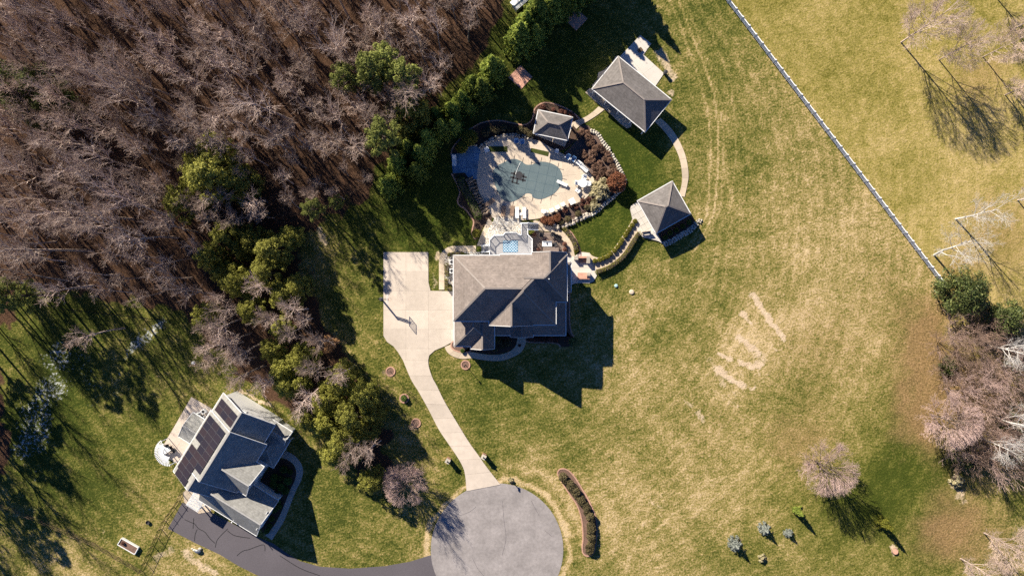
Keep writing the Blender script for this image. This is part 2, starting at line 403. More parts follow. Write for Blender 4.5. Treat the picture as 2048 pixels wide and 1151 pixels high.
def make_ground():
    fx = np.arange(-100, 100.01, .3); fy = np.arange(-57, 57.01, .3)
    ext = lambda a, far: np.concatenate([-np.geomspace(far, -a[0]+4, 14), a, np.geomspace(a[-1]+4, far, 14)])
    gx, gy = ext(fx, 900), ext(fy, 900)
    X, Y = np.meshgrid(gx, gy); nx, ny = len(gx), len(gy)
    V = np.stack([X.ravel(), Y.ravel(), np.zeros(X.size)], 1)
    I = np.arange(nx*ny).reshape(ny, nx)
    Q = np.stack([I[:-1, :-1], I[:-1, 1:], I[1:, 1:], I[1:, :-1]], -1).reshape(-1, 4)
    px, py = X.ravel()/S+1024, 575.5-Y.ravel()/S
    wx = px + (vnoise(px, py, 30, 1)-.5)*36 + (vnoise(px, py, 9, 2)-.5)*14
    wy = py + (vnoise(px, py, 30, 3)-.5)*36 + (vnoise(px, py, 9, 4)-.5)*14
    sx_ = px + (vnoise(px, py, 7, 5)-.5)*9; sy_ = py + (vnoise(px, py, 7, 6)-.5)*9
    cp = np.array([(1100,150,.15),(1230,90,.22),(1260,330,.12),(1200,450,.12),(1240,480,.25),(1380,300,.36),(1400,150,.45),(1500,200,.52),(1600,300,.58),(1450,450,.55),
        (1600,500,.66),(1700,500,.72),(1400,600,.58),(1330,560,.42),(1300,640,.44),(1250,850,.58),(1150,850,.48),(1000,800,.42),(920,780,.34),(950,850,.42),(1100,920,.52),
        (1250,1000,.62),(1200,760,.6),(1400,900,.62),(1500,700,.74),(1650,700,.72),(1600,830,.52),(1500,1000,.6),(1450,1100,.5),(1650,1050,.34),(1800,930,.18),(1850,960,.18),(1750,990,.24),
        (1750,1100,.42),(1550,1130,.42),(1300,1130,.66),(760,680,.4),(760,740,.43),(800,850,.42),(850,950,.5),(640,480,.45),(720,480,.2),(700,560,.35),(860,420,.1),(800,480,.15),
        (400,760,.34),(340,740,.3),(300,850,.28),(280,950,.34),(300,1040,.42),(230,1080,.46),(120,1000,.2),(100,800,.12),(380,1130,.75),(700,1050,.36),(640,1000,.3),(620,1080,.32),
        (1700,150,.6),(1600,60,.52),(1800,300,.68),(1950,300,.75),(1750,20,.5),(1900,60,.62),(2000,480,.72),(100,1100,.55),(0,700,.3),(1980,980,.5),(1350,750,.6),(1700,900,.55)], float)
    num = np.zeros(px.shape); den = np.zeros(px.shape)
    for a, b, v in cp:
        w = 1/((wx-a)**2+(wy-b)**2+900)**1.6; num += w*v; den += w
    dry = num/den-.05
    g = lambda a, b, r: np.exp(-((wx-a)**2+(wy-b)**2)/(2*r*r))
    ring = np.sqrt((wx*.4+px*.6-994)**2+(wy*.4+py*.6-1098)**2)
    dry = np.maximum(dry, 1.05*np.exp(-((ring-141)/9)**2))
    dry += .22*np.exp(-((ring-172)/9)**2)*(py < 1090)*(px > 1000)
    # mower and wheel tracks curving through the field
    T1 = [(1330,-20),(1357,40),(1374,90),(1399,157),(1415,219),(1422,290),(1419,353),(1415,428),(1380,490)]
    T2 = [(1350,-20),(1371,40),(1390,86),(1411,136),(1428,186),(1436,249),(1437,332),(1428,428),(1390,499)]
    off = lambda T, dx, dy: [(a+dx, b+dy) for a, b in T]
    tracks = strokes(px, py, [(T1, 1.6, .8), (T2, 1.9, 1), (off(T1, 26, -8), 1.5, .55), (off(T2, 34, -14), 1.6, .5), (off(T2, 62, -30), 1.5, .35),
        ([(1372,580),(1400,560),(1424,538),(1432,522)], 1.4, .6), ([(1382,594),(1412,566),(1436,530),(1440,515)], 1.4, .5),
        ([(1290,540),(1340,520),(1400,470),(1425,430)], 1.5, .5), ([(1310,1060),(1420,960),(1560,930),(1680,905)], 3, .35), ([(1250,1140),(1300,1010),(1370,930)], 3, .3)])
    fence_side = np.clip(((px-1449)*568-(py-0)*433)/714/12, 0, 1)
    yellow = np.maximum(fence_side*(py < 640), .45*g(1750, 1020, 160))
    litter = np.clip(.85*g(1858,650,38)+.85*g(1852,740,42)+.8*g(1838,840,42)+.36*g(1640,700,95)+.25*g(1420,860,70)+.3*g(1780,560,60)+.7*g(1875,1065,48)+.5*g(1930,1035,50)+.6*g(1990,470,70)+.55*g(1965,150,50)
        + .4*g(1590,880,45)+.5*g(1900,540,25)+.9*g(1960,800,90)+.5*g(2010,1120,60)+.3*g(1650,930,60), 0, 1)
    forest = np.clip(.5-sdf(wx, wy, FOREST)/26, 0, 1)
    soil = strokes(sx_, sy_, [([(1505,588),(1525,618),(1545,648),(1568,676)], 6, 1), ([(1483,625),(1503,646)], 5, .95), ([(1477,676),(1500,692),(1520,706)], 7, 1),
        ([(1438,706),(1466,720)], 4.5, .9), ([(1480,726),(1500,731),(1522,728)], 7, .9), ([(1436,738),(1460,756),(1490,772)], 7, 1), ([(1528,712),(1518,744)], 4, .7),
        ([(1502,778),(1508,775)], 4, .8), ([(1466,785),(1472,792)], 5, .6), ([(1396,826),(1408,840)], 6, .7), ([(1500,700),(1530,720)], 9, .6), ([(1420,720),(1445,770)], 9, .5), ([(1370,800),(1385,812)], 5, .5), ([(1460,800),(1480,815)], 6, .5), ([(1300,1000),(1330,1020)], 6, .4), ([(1535,680),(1555,696)], 4, .5),
        ([(1318,105),(1335,130),(1345,155)], 9, .75), ([(1340,185),(1343,187)], 7, .7), ([(875,515),(884,505)], 6, .8), ([(868,545),(872,575)], 4, .5),
        ([(310,1115),(345,1100)], 9, .6), ([(370,1105),(395,1125),(430,1145)], 9, .7), ([(480,783),(545,812)], 4, .9), ([(205,1060),(210,1080)], 6, .4), ([(640,460),(650,485)], 6, .7),
        ([(1905,960),(1925,1000)], 9, .6), ([(1788,1098),(1790,1103)], 7, 1)])
    snow = strokes(wx, wy, [([(120,715),(90,790),(50,900)], 34, .8), ([(150,695),(190,770),(220,800)], 26, .55), ([(322,645),(290,680),(265,712)], 13, 1), ([(250,735),(235,760)], 12, .5),
        ([(100,860),(70,960),(40,1030)], 34, .4), ([(612,955),(606,1000)], 13, .5)])
    lush = np.clip(g(1260,330,70)+g(1200,450,60)+g(870,430,70)+.6*g(1100,140,80)+.5*g(730,470,60)+.5*g(150,820,120)+.35*g(1020,760,90)+.8*g(1800,960,85)+.35*g(1680,1050,80), 0, 1)
    # fade every zone into plain field far away
    far = np.clip((np.maximum(np.abs(px-1024)-1250, np.abs(py-575)-750))/500, 0, 1)
    me = np_mesh('ground', V, Q, M_GROUND)
    for nm, ch in (('zone_a', (dry*(1-far)+.55*far, litter, soil, snow)), ('zone_b', (yellow, forest, lush, tracks))):
        at = me.color_attributes.new(nm, 'FLOAT_COLOR', 'POINT')
        at.data.foreach_set('color', np.clip(np.stack(ch, 1), 0, 1).astype(np.float32).ravel())
    o = bpy.data.objects.new('ground', me); COL.objects.link(o)
    return tag(o, 'mown winter lawn and fields of green and straw-coloured grass', 'ground', kind='structure')
def ground_mat():
    m, nt, b = nodes_of('winter_turf'); p = pos(nt)
    A = mk(nt, 'ShaderNodeVertexColor', layer_name='zone_a'); B = mk(nt, 'ShaderNodeVertexColor', layer_name='zone_b')
    sa = mk(nt, 'ShaderNodeSeparateColor'); sb = mk(nt, 'ShaderNodeSeparateColor')
    nt.links.new(A.outputs[0], sa.inputs[0]); nt.links.new(B.outputs[0], sb.inputs[0])
    dry, litter, soil, snow = sa.outputs[0], sa.outputs[1], sa.outputs[2], A.outputs[1]
    yel, forest, lush, trk = sb.outputs[0], sb.outputs[1], sb.outputs[2], B.outputs[1]
    mp = mk(nt, 'ShaderNodeMapping'); nt.links.new(p, mp.inputs[0]); mp.inputs['Rotation'].default_value = (0, 0, -.5)
    mp2 = mk(nt, 'ShaderNodeMapping'); nt.links.new(mp.outputs[0], mp2.inputs[0]); mp2.inputs['Scale'].default_value = (.25, 1.0, 1)
    streak = noise(nt, mp2.outputs[0], 2.6, 4, .6)
    fine = noise(nt, p, 3.2, 7, .76); clump = noise(nt, p, .85, 5, .66); patch = noise(nt, p, .26, 6, .66); broad = noise(nt, p, .07, 3, .5)
    def c_(f, k): return math_(nt, 'MULTIPLY', math_(nt, 'SUBTRACT', f, .5), k)
    d = dry
    for f, k in ((fine, 2.6), (clump, .8), (patch, .9), (broad, .85), (streak, .55)): d = math_(nt, 'ADD', d, c_(f, k))
    # mowing passes: arcs swept round the yard, uneven in strength
    vd = mk(nt, 'ShaderNodeVectorMath', operation='DISTANCE'); nt.links.new(p, vd.inputs[0]); vd.inputs[1].default_value = (-8, 12, 0)
    arc = math_(nt, 'SINE', math_(nt, 'ADD', math_(nt, 'MULTIPLY', vd.outputs['Value'], 3.3), math_(nt, 'MULTIPLY', broad, 9)))
    d = math_(nt, 'ADD', d, math_(nt, 'MULTIPLY', arc, math_(nt, 'MULTIPLY', ramp(nt, patch, [(.4, .2), (.65, 1)]), .07)))
    d = math_(nt, 'ADD', d, math_(nt, 'MULTIPLY', trk, .38), True)
    grass = ramp(nt, d, [(.05, (.045, .058, .010)), (.28, (.112, .118, .023)), (.5, (.218, .180, .053)), (.72, (.37, .278, .118)), (.98, (.55, .415, .235))])
    yg = ramp(nt, d, [(.05, (.12, .11, .016)), (.4, (.24, .202, .048)), (.7, (.345, .27, .088)), (1, (.47, .355, .15))])
    c = mixc(nt, math_(nt, 'MULTIPLY', yel, .85), grass, yg)
    lg = ramp(nt, d, [(.05, (.032, .052, .006)), (.5, (.09, .105, .014)), (1, (.22, .20, .045))])
    c = mixc(nt, math_(nt, 'MULTIPLY', lush, .8), c, lg)
    leaf = ramp(nt, noise(nt, p, 6.5, 5, .75), [(.34, (.022, .014, .010)), (.5, (.07, .039, .024)), (.62, (.16, .088, .052)), (.8, (.32, .20, .13))])
    leafl = ramp(nt, fine, [(.3, (.11, .07, .03)), (.5, (.26, .155, .075)), (.72, (.45, .29, .16))])
    lf = math_(nt, 'ADD', litter, math_(nt, 'ADD', c_(clump, .6), c_(fine, .9)))
    c = mixc(nt, ramp(nt, lf, [(.2, 0), (1.0, .75)]), c, leafl)
    ff = math_(nt, 'ADD', forest, math_(nt, 'ADD', c_(clump, .5), c_(patch, .7)))
    c = mixc(nt, ramp(nt, ff, [(.35, 0), (.62, 1)]), c, leaf)
    so = ramp(nt, clump, [(.3, (.52, .39, .26)), (.7, (.64, .50, .345))])
    sf = math_(nt, 'ADD', soil, math_(nt, 'ADD', c_(fine, 1.7), c_(clump, 1.0)))
    c = mixc(nt, ramp(nt, sf, [(.36, 0), (.85, .9)]), c, so)
    nf = math_(nt, 'ADD', math_(nt, 'MULTIPLY', snow, .6), math_(nt, 'ADD', c_(noise(nt, p, 1.9, 5, .75), 2.4), c_(patch, .5)))
    nf = math_(nt, 'MULTIPLY', ramp(nt, nf, [(.52, 0), (.74, 1)]), ramp(nt, snow, [(0, 0), (.08, 1)]))
    c = mixc(nt, math_(nt, 'MULTIPLY', nf, .6), c, (.74, .76, .74))
    c = mixc(nt, 1.0, c, (1, 1.07, 1.22), 'MULTIPLY')
    nt.links.new(c, b.inputs['Base Color']); b.inputs['Roughness'].default_value = .95; b.inputs['Specular IOR Level'].default_value = .1
    hgt = math_(nt, 'ADD', fine, math_(nt, 'MULTIPLY', clump, .8))
    bump_(nt, b, hgt, .9, .16)
    return m
M_GROUND = ground_mat()
GROUND = make_ground()

# ------------------------------------------------------------------ paved surfaces
def sheet(name, poly, z, m, label, cat, z0=-.12, kind='structure'):
    return tag(MB().prism(poly, z0, z).build(name, m), label, cat, kind=kind)
def ccw(P):
    P = [Vector(p[:2]) for p in P]
    return P if area2(P) > 0 else P[::-1]
def slab_grid(parent, poly, org, ang, dx, dy, z, m, gap=.016, name='slab', minarea=.15, t=.1, jitter=.006):
    """cut a paved outline into cast slabs along its joints, each a piece of its own"""
    P = ccw(poly); u = Vector((math.cos(ang), math.sin(ang))); v = Vector((-u.y, u.x)); org = Vector(org)
    us = [(p-org).dot(u) for p in P]; vs = [(p-org).dot(v) for p in P]
    for i in range(math.floor(min(us)/dx), math.ceil(max(us)/dx)):
        C = clip_half(clip_half(P, org+u*i*dx, u), org+u*(i+1)*dx, -u)
        if len(C) < 3: continue
        for j in range(math.floor(min(vs)/dy), math.ceil(max(vs)/dy)):
            D = clip_half(clip_half(C, org+v*j*dy, v), org+v*(j+1)*dy, -v)
            D = [q for k, q in enumerate(D) if (q-D[k-1]).length > .02]
            if len(D) < 3 or area2(D) < minarea: continue
            E = inset(D, gap/2)
            if len(E) < 3 or area2(E) < minarea*.5: E = D
            MB().prism(E, z-t, z+rnd.uniform(-jitter, jitter)).build(name, m, parent)
def ribbon_slabs(parent, L, R, step, z, m, gap=.02, name='slab', t=.1, dz=0):
    """slabs along a path between its left and right edges"""
    n = max(2, round(max(plen(L), plen(R))/step)+1); sub = 4
    l, r = resample(L, (n-1)*sub+1), resample(R, (n-1)*sub+1)
    for i in range(n-1):
        a = l[i*sub:(i+1)*sub+1]; b = r[i*sub:(i+1)*sub+1]
        E = inset(ccw(a+b[::-1]), gap/2)
        zz = z+dz*i+rnd.uniform(-.005, .005)
        MB().prism(E, min(z-t, zz-t), zz).build(name, m, parent)
def offset_line(P, w):
    out = []
    for i, p in enumerate(P):
        d = (P[min(i+1, len(P)-1)]-P[max(i-1, 0)]).normalized(); out.append(p+Vector((-d.y, d.x))*w)
    return out
def ribbon(P, w): return offset_line(P, w/2), offset_line(P, -w/2)
def kerb_strip(name, pts, w, z, m, parent=None, z0=-.1, closed=False):
    P = [Vector(p[:2]) for p in pts]
    mb = MB(); n = len(P); rng = range(n) if closed else range(n-1)
    if closed:
        L = []; R = []
        for i in range(n):
            d = (P[(i+1) % n]-P[i-1]).normalized(); nn = Vector((-d.y, d.x)); L.append(P[i]+nn*w/2); R.append(P[i]-nn*w/2)
    else: L, R = ribbon(P, w)
    for i in rng:
        j = (i+1) % n; q = [R[i], R[j], L[j], L[i]]
        mb.add([(a.x, a.y, z0) for a in q]+[(a.x, a.y, z) for a in q], [(4,5,6,7), (0,1,5,4), (2,3,7,6)] + ([(3,0,4,7)] if i == 0 and not closed else []) + ([(1,2,6,5)] if i == n-2 and not closed else []))
    return mb.build(name, m, parent)

# cul-de-sac
cc = W(994, 1098); rr_ = 132.5*S
circ = [cc.to_2d()+Vector((math.cos(a), math.sin(a)))*rr_ for a in [math.radians(-60+300*i/72) for i in range(73)]]
circ = [p for p in circ] + [W(965, 1330).to_2d(), W(950, 2200).to_2d(), W(1060, 2200).to_2d(), W(1066, 1330).to_2d()]
road_poly = [cc.to_2d()+Vector((math.cos(math.radians(a)), math.sin(math.radians(a))))*rr_ for a in range(-65, 246, 4)] + [W(935, 1262).to_2d(), W(935, 2600).to_2d(), W(1053, 2600).to_2d(), W(1053, 1262).to_2d()]
road = sheet('road', road_poly, .03, M_ASPH, 'round grey asphalt turning circle at the end of the road', 'road')
ck = MB()
for pts in ([(1005,1000),(1008,1040),(1012,1075),(1004,1110)], [(945,1115),(955,1135),(968,1151)], [(1062,1000),(1078,1030)], [(1090,1060),(1104,1072)], [(920,1030),(940,1022),(952,1012)]):
    L, R = ribbon([W(*q).to_2d() for q in spline(pts, 5, False)], .05)
    for i in range(len(L)-1): ck.add([(R[i].x, R[i].y, .034), (R[i+1].x, R[i+1].y, .034), (L[i+1].x, L[i+1].y, .034), (L[i].x, L[i].y, .034)], [(0,1,2,3)])
ck.build('crack_sealant', M_ASPD, road)
# neighbour's dark asphalt drive
ndu = [(365,1004),(420,1022),(497,1063),(520,1075),(547,1086),(572,1104),(600,1121),(640,1132),(700,1136),(770,1131),(820,1122),(858,1110)]
ndl = [(336,1056),(389,1084),(440,1108),(476,1130),(520,1152),(580,1178),(650,1192),(730,1194),(800,1183),(858,1170)]
ndrive = sheet('asphalt_drive', [W(*p).to_2d() for p in ndu + [(875,1108),(878,1180)] + ndl[::-1]], .025, M_ASPD, 'dark asphalt drive with sealed cracks beside the solar-panel house', 'drive')
ck = MB()
for pts in (Z([(500,560),(600,605),(640,620),(700,690),(790,740),(860,830),(935,900)],300,960,7.19), Z([(630,540),(625,620),(620,690)],300,960,7.19), Z([(680,700),(650,780),(640,870)],300,960,7.19), Z([(940,960),(960,870),(1010,800),(1120,690)],300,960,7.19),
            Z([(620,1120),(660,1090),(700,1080),(790,1050),(800,1090)],280,760,3.2), [(560,1110),(600,1135),(640,1150)], [(455,1060),(470,1070),(500,1075)]):
    L, R = ribbon([W(*q).to_2d() for q in spline(pts, 5, False)], .11)
    for i in range(len(L)-1): ck.add([(R[i].x, R[i].y, .03), (R[i+1].x, R[i+1].y, .03), (L[i+1].x, L[i+1].y, .03), (L[i].x, L[i].y, .03)], [(0,1,2,3)])
ck.build('crack_sealant', M_TAR, ndrive)

# concrete drive and ball court
court = [(767,504),(856.5,504),(857,564),(861,581),(905,582),(913,582),(913,681),(905,683),(889,692),(870,700),(858.6,710),(856.5,720),(806,720),(797,705),(787,692),(774,683),(767,671)]
drive_l = [(806,720),(822,758),(838,784),(858,820),(877,857),(897,887),(916,915),(927,936),(931,955),(933,981)]
drive_r = [(856.5,720),(858,734),(866,757),(873,769),(888,800),(905,829),(936,880),(956,908),(975,935),(1001,968)]
dbase = sheet('driveway', W2(court[:12]+court[12:16]) if False else W2(court[:12] + [court[12]] + drive_r[0:1] + drive_r[1:] + drive_l[::-1] + court[13:]), .05, M_CONCJ, 'long pale concrete drive and ball court beside the large house', 'driveway')
slab_grid(dbase, W2(court), W(767, 504).to_2d(), 0, 45*S, 38.5*S, .085, M_CONC)
ribbon_slabs(dbase, [W(*p).to_2d() for p in spline(drive_l, 4, False)], [W(*p).to_2d() for p in spline(drive_r, 4, False)], 2.9, .085, M_CONC)

def path_ribbon(name, L, R, step, label, m=M_PATH, z=.085, dz=0):
    L = [W(*p).to_2d() for p in spline(L, 5, False)]; R = [W(*p).to_2d() for p in spline(R, 5, False)]
    b = sheet(name, L+R[::-1], .045, M_CONCJ, label, 'path'); ribbon_slabs(b, L, R, step, z, m, dz=dz); return b
path_ribbon('path', [(878,579),(878,550),(878,522),(880,512),(885,503),(893,495.6),(904,492),(925,491.5),(952,491)], [(889,579),(889,555),(889,530),(890,519),(894.5,510),(902,504.8),(912,504),(930,503.8),(952,503.5)], 1.5, 'curved concrete path along the west side of the large house')
path_ribbon('path', [(953.5,491),(961,472),(968,455),(977,436)], [(967.5,493),(973,469),(979,457),(986,446)], 1.4, 'short concrete path climbing past the white rocks to the pool deck')
path_ribbon('path', [(889.5,693),(893,701.5),(902,710),(917,716),(931,717),(943,715.6),(957,718),(982,721),(1004,720.6),(1023,714.7),(1039.7,706),(1048.5,694),(1051.7,684),(1051.7,672)],
            [(901,688.5),(903.4,694),(911,700),(920,703),(929,704.3),(944,703.7),(962,706.6),(982,708.8),(1004,707.4),(1020,701.5),(1029,694),(1033,686),(1034.5,679),(1034.5,672)], 1.5, 'curved concrete front walk leading to the large house door')
path_ribbon('path', [(1142,247),(1152,241),(1170,234),(1185,224),(1197,213)], [(1153,258),(1162,250),(1178,241),(1195,230),(1209,219)], 1.4, 'short concrete path from the pool pavilion to the pool house')
path_ribbon('path', [(1321,236),(1341,255),(1358,281),(1371,312),(1377,348),(1374,372),(1369,394)], [(1309,243),(1331,266),(1347,290),(1359,318),(1364,348),(1363,370),(1357,391)], 1.7, 'sweeping concrete path from the pool house to the lower pavilion')
b = sheet('patio', W2([(1170.5,185),(1180,176),(1225,213),(1264,247),(1262,254),(1253.7,257),(1240,247),(1215.5,223),(1190,203)]), .05, M_CONCJ, 'narrow concrete terrace along the front of the pool house', 'patio')
slab_grid(b, W2([(1170.5,185),(1180,176),(1225,213),(1264,247),(1262,254),(1253.7,257),(1240,247),(1215.5,223),(1190,203)]), W(1170, 185).to_2d(), -.72, 1.6, 1.6, .085, M_PATH)
b = sheet('patio', W2([(1183,172),(1195,158),(1196,146),(1208,140),(1222,128),(1232,112),(1244,118),(1200,176)]), .05, M_CONCJ, 'curved paved strip behind the pool house', 'patio')
slab_grid(b, W2([(1183,172),(1195,158),(1196,146),(1208,140),(1222,128),(1232,112),(1244,118),(1200,176)]), W(1183, 172).to_2d(), .8, 1.8, 1.8, .085, M_PATH)
pad = W2([(1240,113),(1280.5,70.5),(1302.5,87.7),(1287,109.7),(1328,147),(1309,175)])
b = sheet('parking_pad', pad, .05, M_CONCJ, 'bright concrete pad behind the pool house', 'pad')
slab_grid(b, pad, W(1309, 175).to_2d(), math.radians(39.5), 3.0, 2.9, .085, M_CONCW)
ang = math.radians(46)
for q, lb in (([(1041,130.6),(1065,153.8),(1043,178),(1016,155)], 'square salmon brick pad out in the sunlit grass'), ([(1149.7,14.6),(1175.3,37.8),(1152,62),(1127.7,36.6)], 'square brick pad half shaded by the evergreens')):
    o = sheet('paver_pad', W2(q), .05, M_EDGE, lb, 'pad')
    slab_grid(o, W2(q), W(*q[3]).to_2d(), (W(*q[0])-W(*q[3])).to_2d().angle_signed(Vector((1, 0))), .62, .62, .075, M_BRICKP, .02, 'paver')

# walk with hedges up to the lower pavilion
wu = Z([(0,790),(100,800),(160,840),(230,862),(300,845),(400,780),(480,680),(560,560),(640,430),(668,372)],1160,380,6.396)
wl = Z([(60,1060),(140,1040),(200,1020),(270,1000),(350,970),(480,880),(580,770),(660,640),(730,540),(770,480)],1160,380,6.396)
b = path_ribbon('path', wu, wl, 1.55, 'curving stepped walk between hedges up to the lower pavilion', dz=.018)
terr = Z([(640,250),(650,200),(700,170),(740,150),(980,540),(1062,690),(1000,655),(880,622),(800,605),(740,540),(668,372)],1160,380,6.396)
b = sheet('patio', W2(terr), .2, M_CONCJ, 'pale flagstone terrace in front of the lower pavilion', 'patio')
slab_grid(b, W2(terr), W(*terr[0]).to_2d(), -1.02, 1.1, .8, .235, M_CONCW, .04, 'flagstone', .1)
fl = W2([(1282,403),(1344,368),(1376,428),(1313,460)], 0)
b = sheet('patio', [p*.985 for p in fl], .18, M_CONC, 'concrete floor under the lower pavilion roof', 'patio')

# pool deck, pool, blue paved corner
DECK = [(960.8,297),(979,283),(1005,274),(1026,272.5),(1062,277.7),(1083,284),(1096,292),(1128,309),(1153.6,326),(1174.5,341.6),(1187.5,357),(1186,374),(1172,396),(1140.6,412),(1109,425),(1078,436.7),(1036,440.6),(989.5,436.7),(981.6,427.6),(966,404),(955.6,375),(951.7,346.8),(953,326),(958,307.7)]
POOL = [(985.5,346.8),(991,335),(1005,326),(1026,318),(1041.6,322),(1052,329),(1065,329),(1078,323.8),(1093.7,324.6),(1109,329.8),(1119.7,339),(1125,354.6),(1119.7,372.8),(1109,385.9),(1096,393.7),(1080.6,398.4),(1066,395),(1062.4,388),(1052,387),(1041.6,395),(1028.5,402),(1015.5,403.6),(1002.5,396),(992,375),(986.8,359.8)]
deck_w = W2(spline(DECK, 4)); pool_w = W2(spline(POOL, 4))
pdeck = sheet('pool_deck', deck_w, .06, M_CONCJ, 'sunny beige concrete deck around the covered pool', 'pool deck')
slab_grid(pdeck, deck_w, W(1062, 360).to_2d(), .12, 33*S, 33*S, .10, M_DECK, .016, jitter=.003)
for q in ([(977,293),(1015,293),(1015,304),(977,304)], [(1062,296),(1098,304),(1096,313),(1061,304)]):
    tag(MB().prism(W2(q), 0, .13).build('grass_panel', mat('panel_grass_%d' % q[0][0], (.045, .06, .012), .95, .4, 6, .2, bump=.8)), 'rectangular green turf panel let into the pool deck' + (' by the white chair' if q[0][0] < 1000 else ' below the pool pavilion'), 'turf', kind='structure')
BLUE = [(902,307.7),(929.5,305),(936,297),(942,291.5),(952,292),(962,299),(959,309),(956.5,326),(955,345),(953,359.8),(936,354.6),(929.5,345.5),(906,346.8)]
bl = sheet('patio', W2(BLUE), .09, M_CONCJ, 'blue-grey slate patio in the shade beside the pool deck', 'patio')
slab_grid(bl, W2(BLUE), W(902, 308).to_2d(), .05, 1.25, 1.25, .125, M_BLUEP, .03, 'flagstone')

# mulch beds and their brick edging
def bed(label, pts, m=M_MULCH, edge=None, z=.05, edge_open=None, n=4):
    P = W2(spline(pts, n)); o = sheet('garden_bed', P, z, m, label, 'garden bed')
    if edge:
        E = P if edge_open is None else W2(spline(edge_open, n, False))
        kerb_strip('edging', E, .22, z+.06, edge, o, closed=edge_open is None)
    return o
z1 = lambda L: Z(L, 880, 180, 3.8375)
bedN_out = z1([(85,500),(100,440),(150,380),(200,325),(250,290),(330,250),(450,235),(560,255),(650,268),(700,235),(718,190),(730,140),(790,100),(880,108),(980,150),(1040,190),(1075,228)])
bed('shaded mulch bed curving round the north side of the pool', bedN_out + z1([(1055,300),(1050,370),(950,460),(830,440),(700,375),(560,352),(480,358),(380,393),(310,445),(235,425),(190,478)]), M_MULCH, M_EDGE, edge_open=bedN_out)
bed('broad mulch bed of brown shrubs east of the pool', z1([(1070,285),(1130,270),(1170,310),(1220,360),(1260,430),(1310,500),(1350,570),(1390,640),(1415,700),(1400,750),(1350,800),(1280,860),(1230,910),(1130,970),(1000,1030),(900,1060),(790,1035),(755,1000),(880,942),(1000,892),(1120,832),(1175,785),(1190,690),(1130,615),(1050,555),(955,492),(1000,440),(1055,370)]), M_MULCHM)
bedW_out = z1([(88,640),(110,680),(140,740),(152,790),(135,850),(150,885),(190,910),(230,960),(258,1010),(250,1060),(245,1105),(270,1145)])
bed('narrow hedge bed west of the pool behind a winding brick edge', bedW_out + z1([(300,1130),(330,1050),(400,985),(330,870),(290,770),(275,690),(215,672),(190,640)]), M_MULCH, M_EDGE, edge_open=bedW_out)
bed('dark mulch bed in the crook of the front walk', [(950,690),(990,690),(1000,672),(1033,672),(1033,686),(1028,694),(1019,700.5),(1004,706),(982,707.5),(962,705.5),(944,702.5),(927,703)], M_MULCH)
bed('round brick-edged bed at the garage corner', [(908,682),(904,684),(902,690),(904,696),(912,701),(926,704),(940,702),(938,690),(920,684)], M_MULCHR, M_EDGE)
bedE = [(1052,682),(1060,684),(1080,684.5),(1100,684.5),(1115,687),(1121,693)]
bed('long mulch bed below the front porch of the large house', bedE + [(1140,692),(1150,686),(1148,676),(1140,670),(1130,662),(1090,660),(1054,668)], M_MULCH, M_EDGE, edge_open=bedE)
bedE2 = [(1139,583),(1139,605),(1139,640),(1141,658),(1144,668),(1150,676)]
bed('thin mulch strip along the east wall of the large house', bedE2 + [(1140,672),(1126,664),(1126,583)], M_MULCHR, M_EDGE, edge_open=bedE2, n=3)
isl = Z([(90,160),(85,125),(105,97),(150,90),(200,108),(250,155),(300,225),(350,310),(400,390),(440,470),(480,560),(505,640),(515,730),(510,830),(500,930),(475,1010),(440,1040),(395,1042),(360,1010),(352,950),(360,870),(358,750),(345,640),(320,550),(285,470),(230,390),(165,295)],1100,920,5.479)
bed('long curved bed with pink brick rim beside the turning circle', isl, M_MULCHR, M_EDGE, n=3)
for (x, y), lb in (((781,742), 'round brick-edged tree ring highest up the driveway'), ((808.5,796), 'brick-edged ring around a small shrub beside the driveway'), ((832,845), 'lowest brick-edged tree ring left of the driveway'), ((931,729), 'brick-edged tree ring below the front walk')):
    c = W(x, y).to_2d(); P = [c+Vector((math.cos(a), math.sin(a)))*.72 for a in [i*math.pi/12 for i in range(24)]]
    o = sheet('tree_ring', P, .06, M_MULCHR, lb, 'garden bed'); kerb_strip('edging', P, .2, .13, M_EDGE, o, closed=True)
bed('gravelly planting bed under the eaves of the lower pavilion', [(1314,468),(1340,455),(1378,432),(1392,446),(1392,456),(1372,466),(1350,478),(1332,487),(1325,484)], M_MULCH)
nb = Z([(770,640),(830,560),(900,505),(960,520),(1000,590),(985,660),(950,720),(920,800),(880,880),(830,960),(800,985),(770,920),(820,850),(850,760),(760,700)],280,760,3.1975)
bed('mulch bed with round shrubs in front of the solar-panel house', nb, M_MULCH, n=3)
path_ribbon('path', Z([(935,450),(990,480),(1030,530),(1043,580),(1030,640),(1000,700),(960,800),(920,900),(870,980),(845,1020)],280,760,3.1975), Z([(890,490),(940,505),(985,540),(1000,590),(990,640),(965,690),(925,790),(885,880),(840,950),(800,990)],280,760,3.1975), 1.5, 'curved front walk of the solar-panel house', M_CONC)
np_ = W2([(383,793),(427,818),(360,929),(318,905)])
b = sheet('patio', np_, .05, M_CONCJ, 'beige concrete back patio of the solar-panel house', 'patio')
slab_grid(b, np_, np_[0], (np_[1]-np_[0]).angle_signed(Vector((1, 0))), 2.1, 2.3, .085, mat('beige_patio', (.55, .46, .38), .85, .08, 1.5, .12, orand=.08))
ppv = W2([(366,984),(378,972),(425,1005),(422,1022),(398,1026),(369,1004)])
b = sheet('patio', ppv, .04, M_CONCJ, 'small paver landing under the white pergola', 'patio'); slab_grid(b, ppv, ppv[0], .6, .7, .7, .07, M_PATH, .03, 'paver')
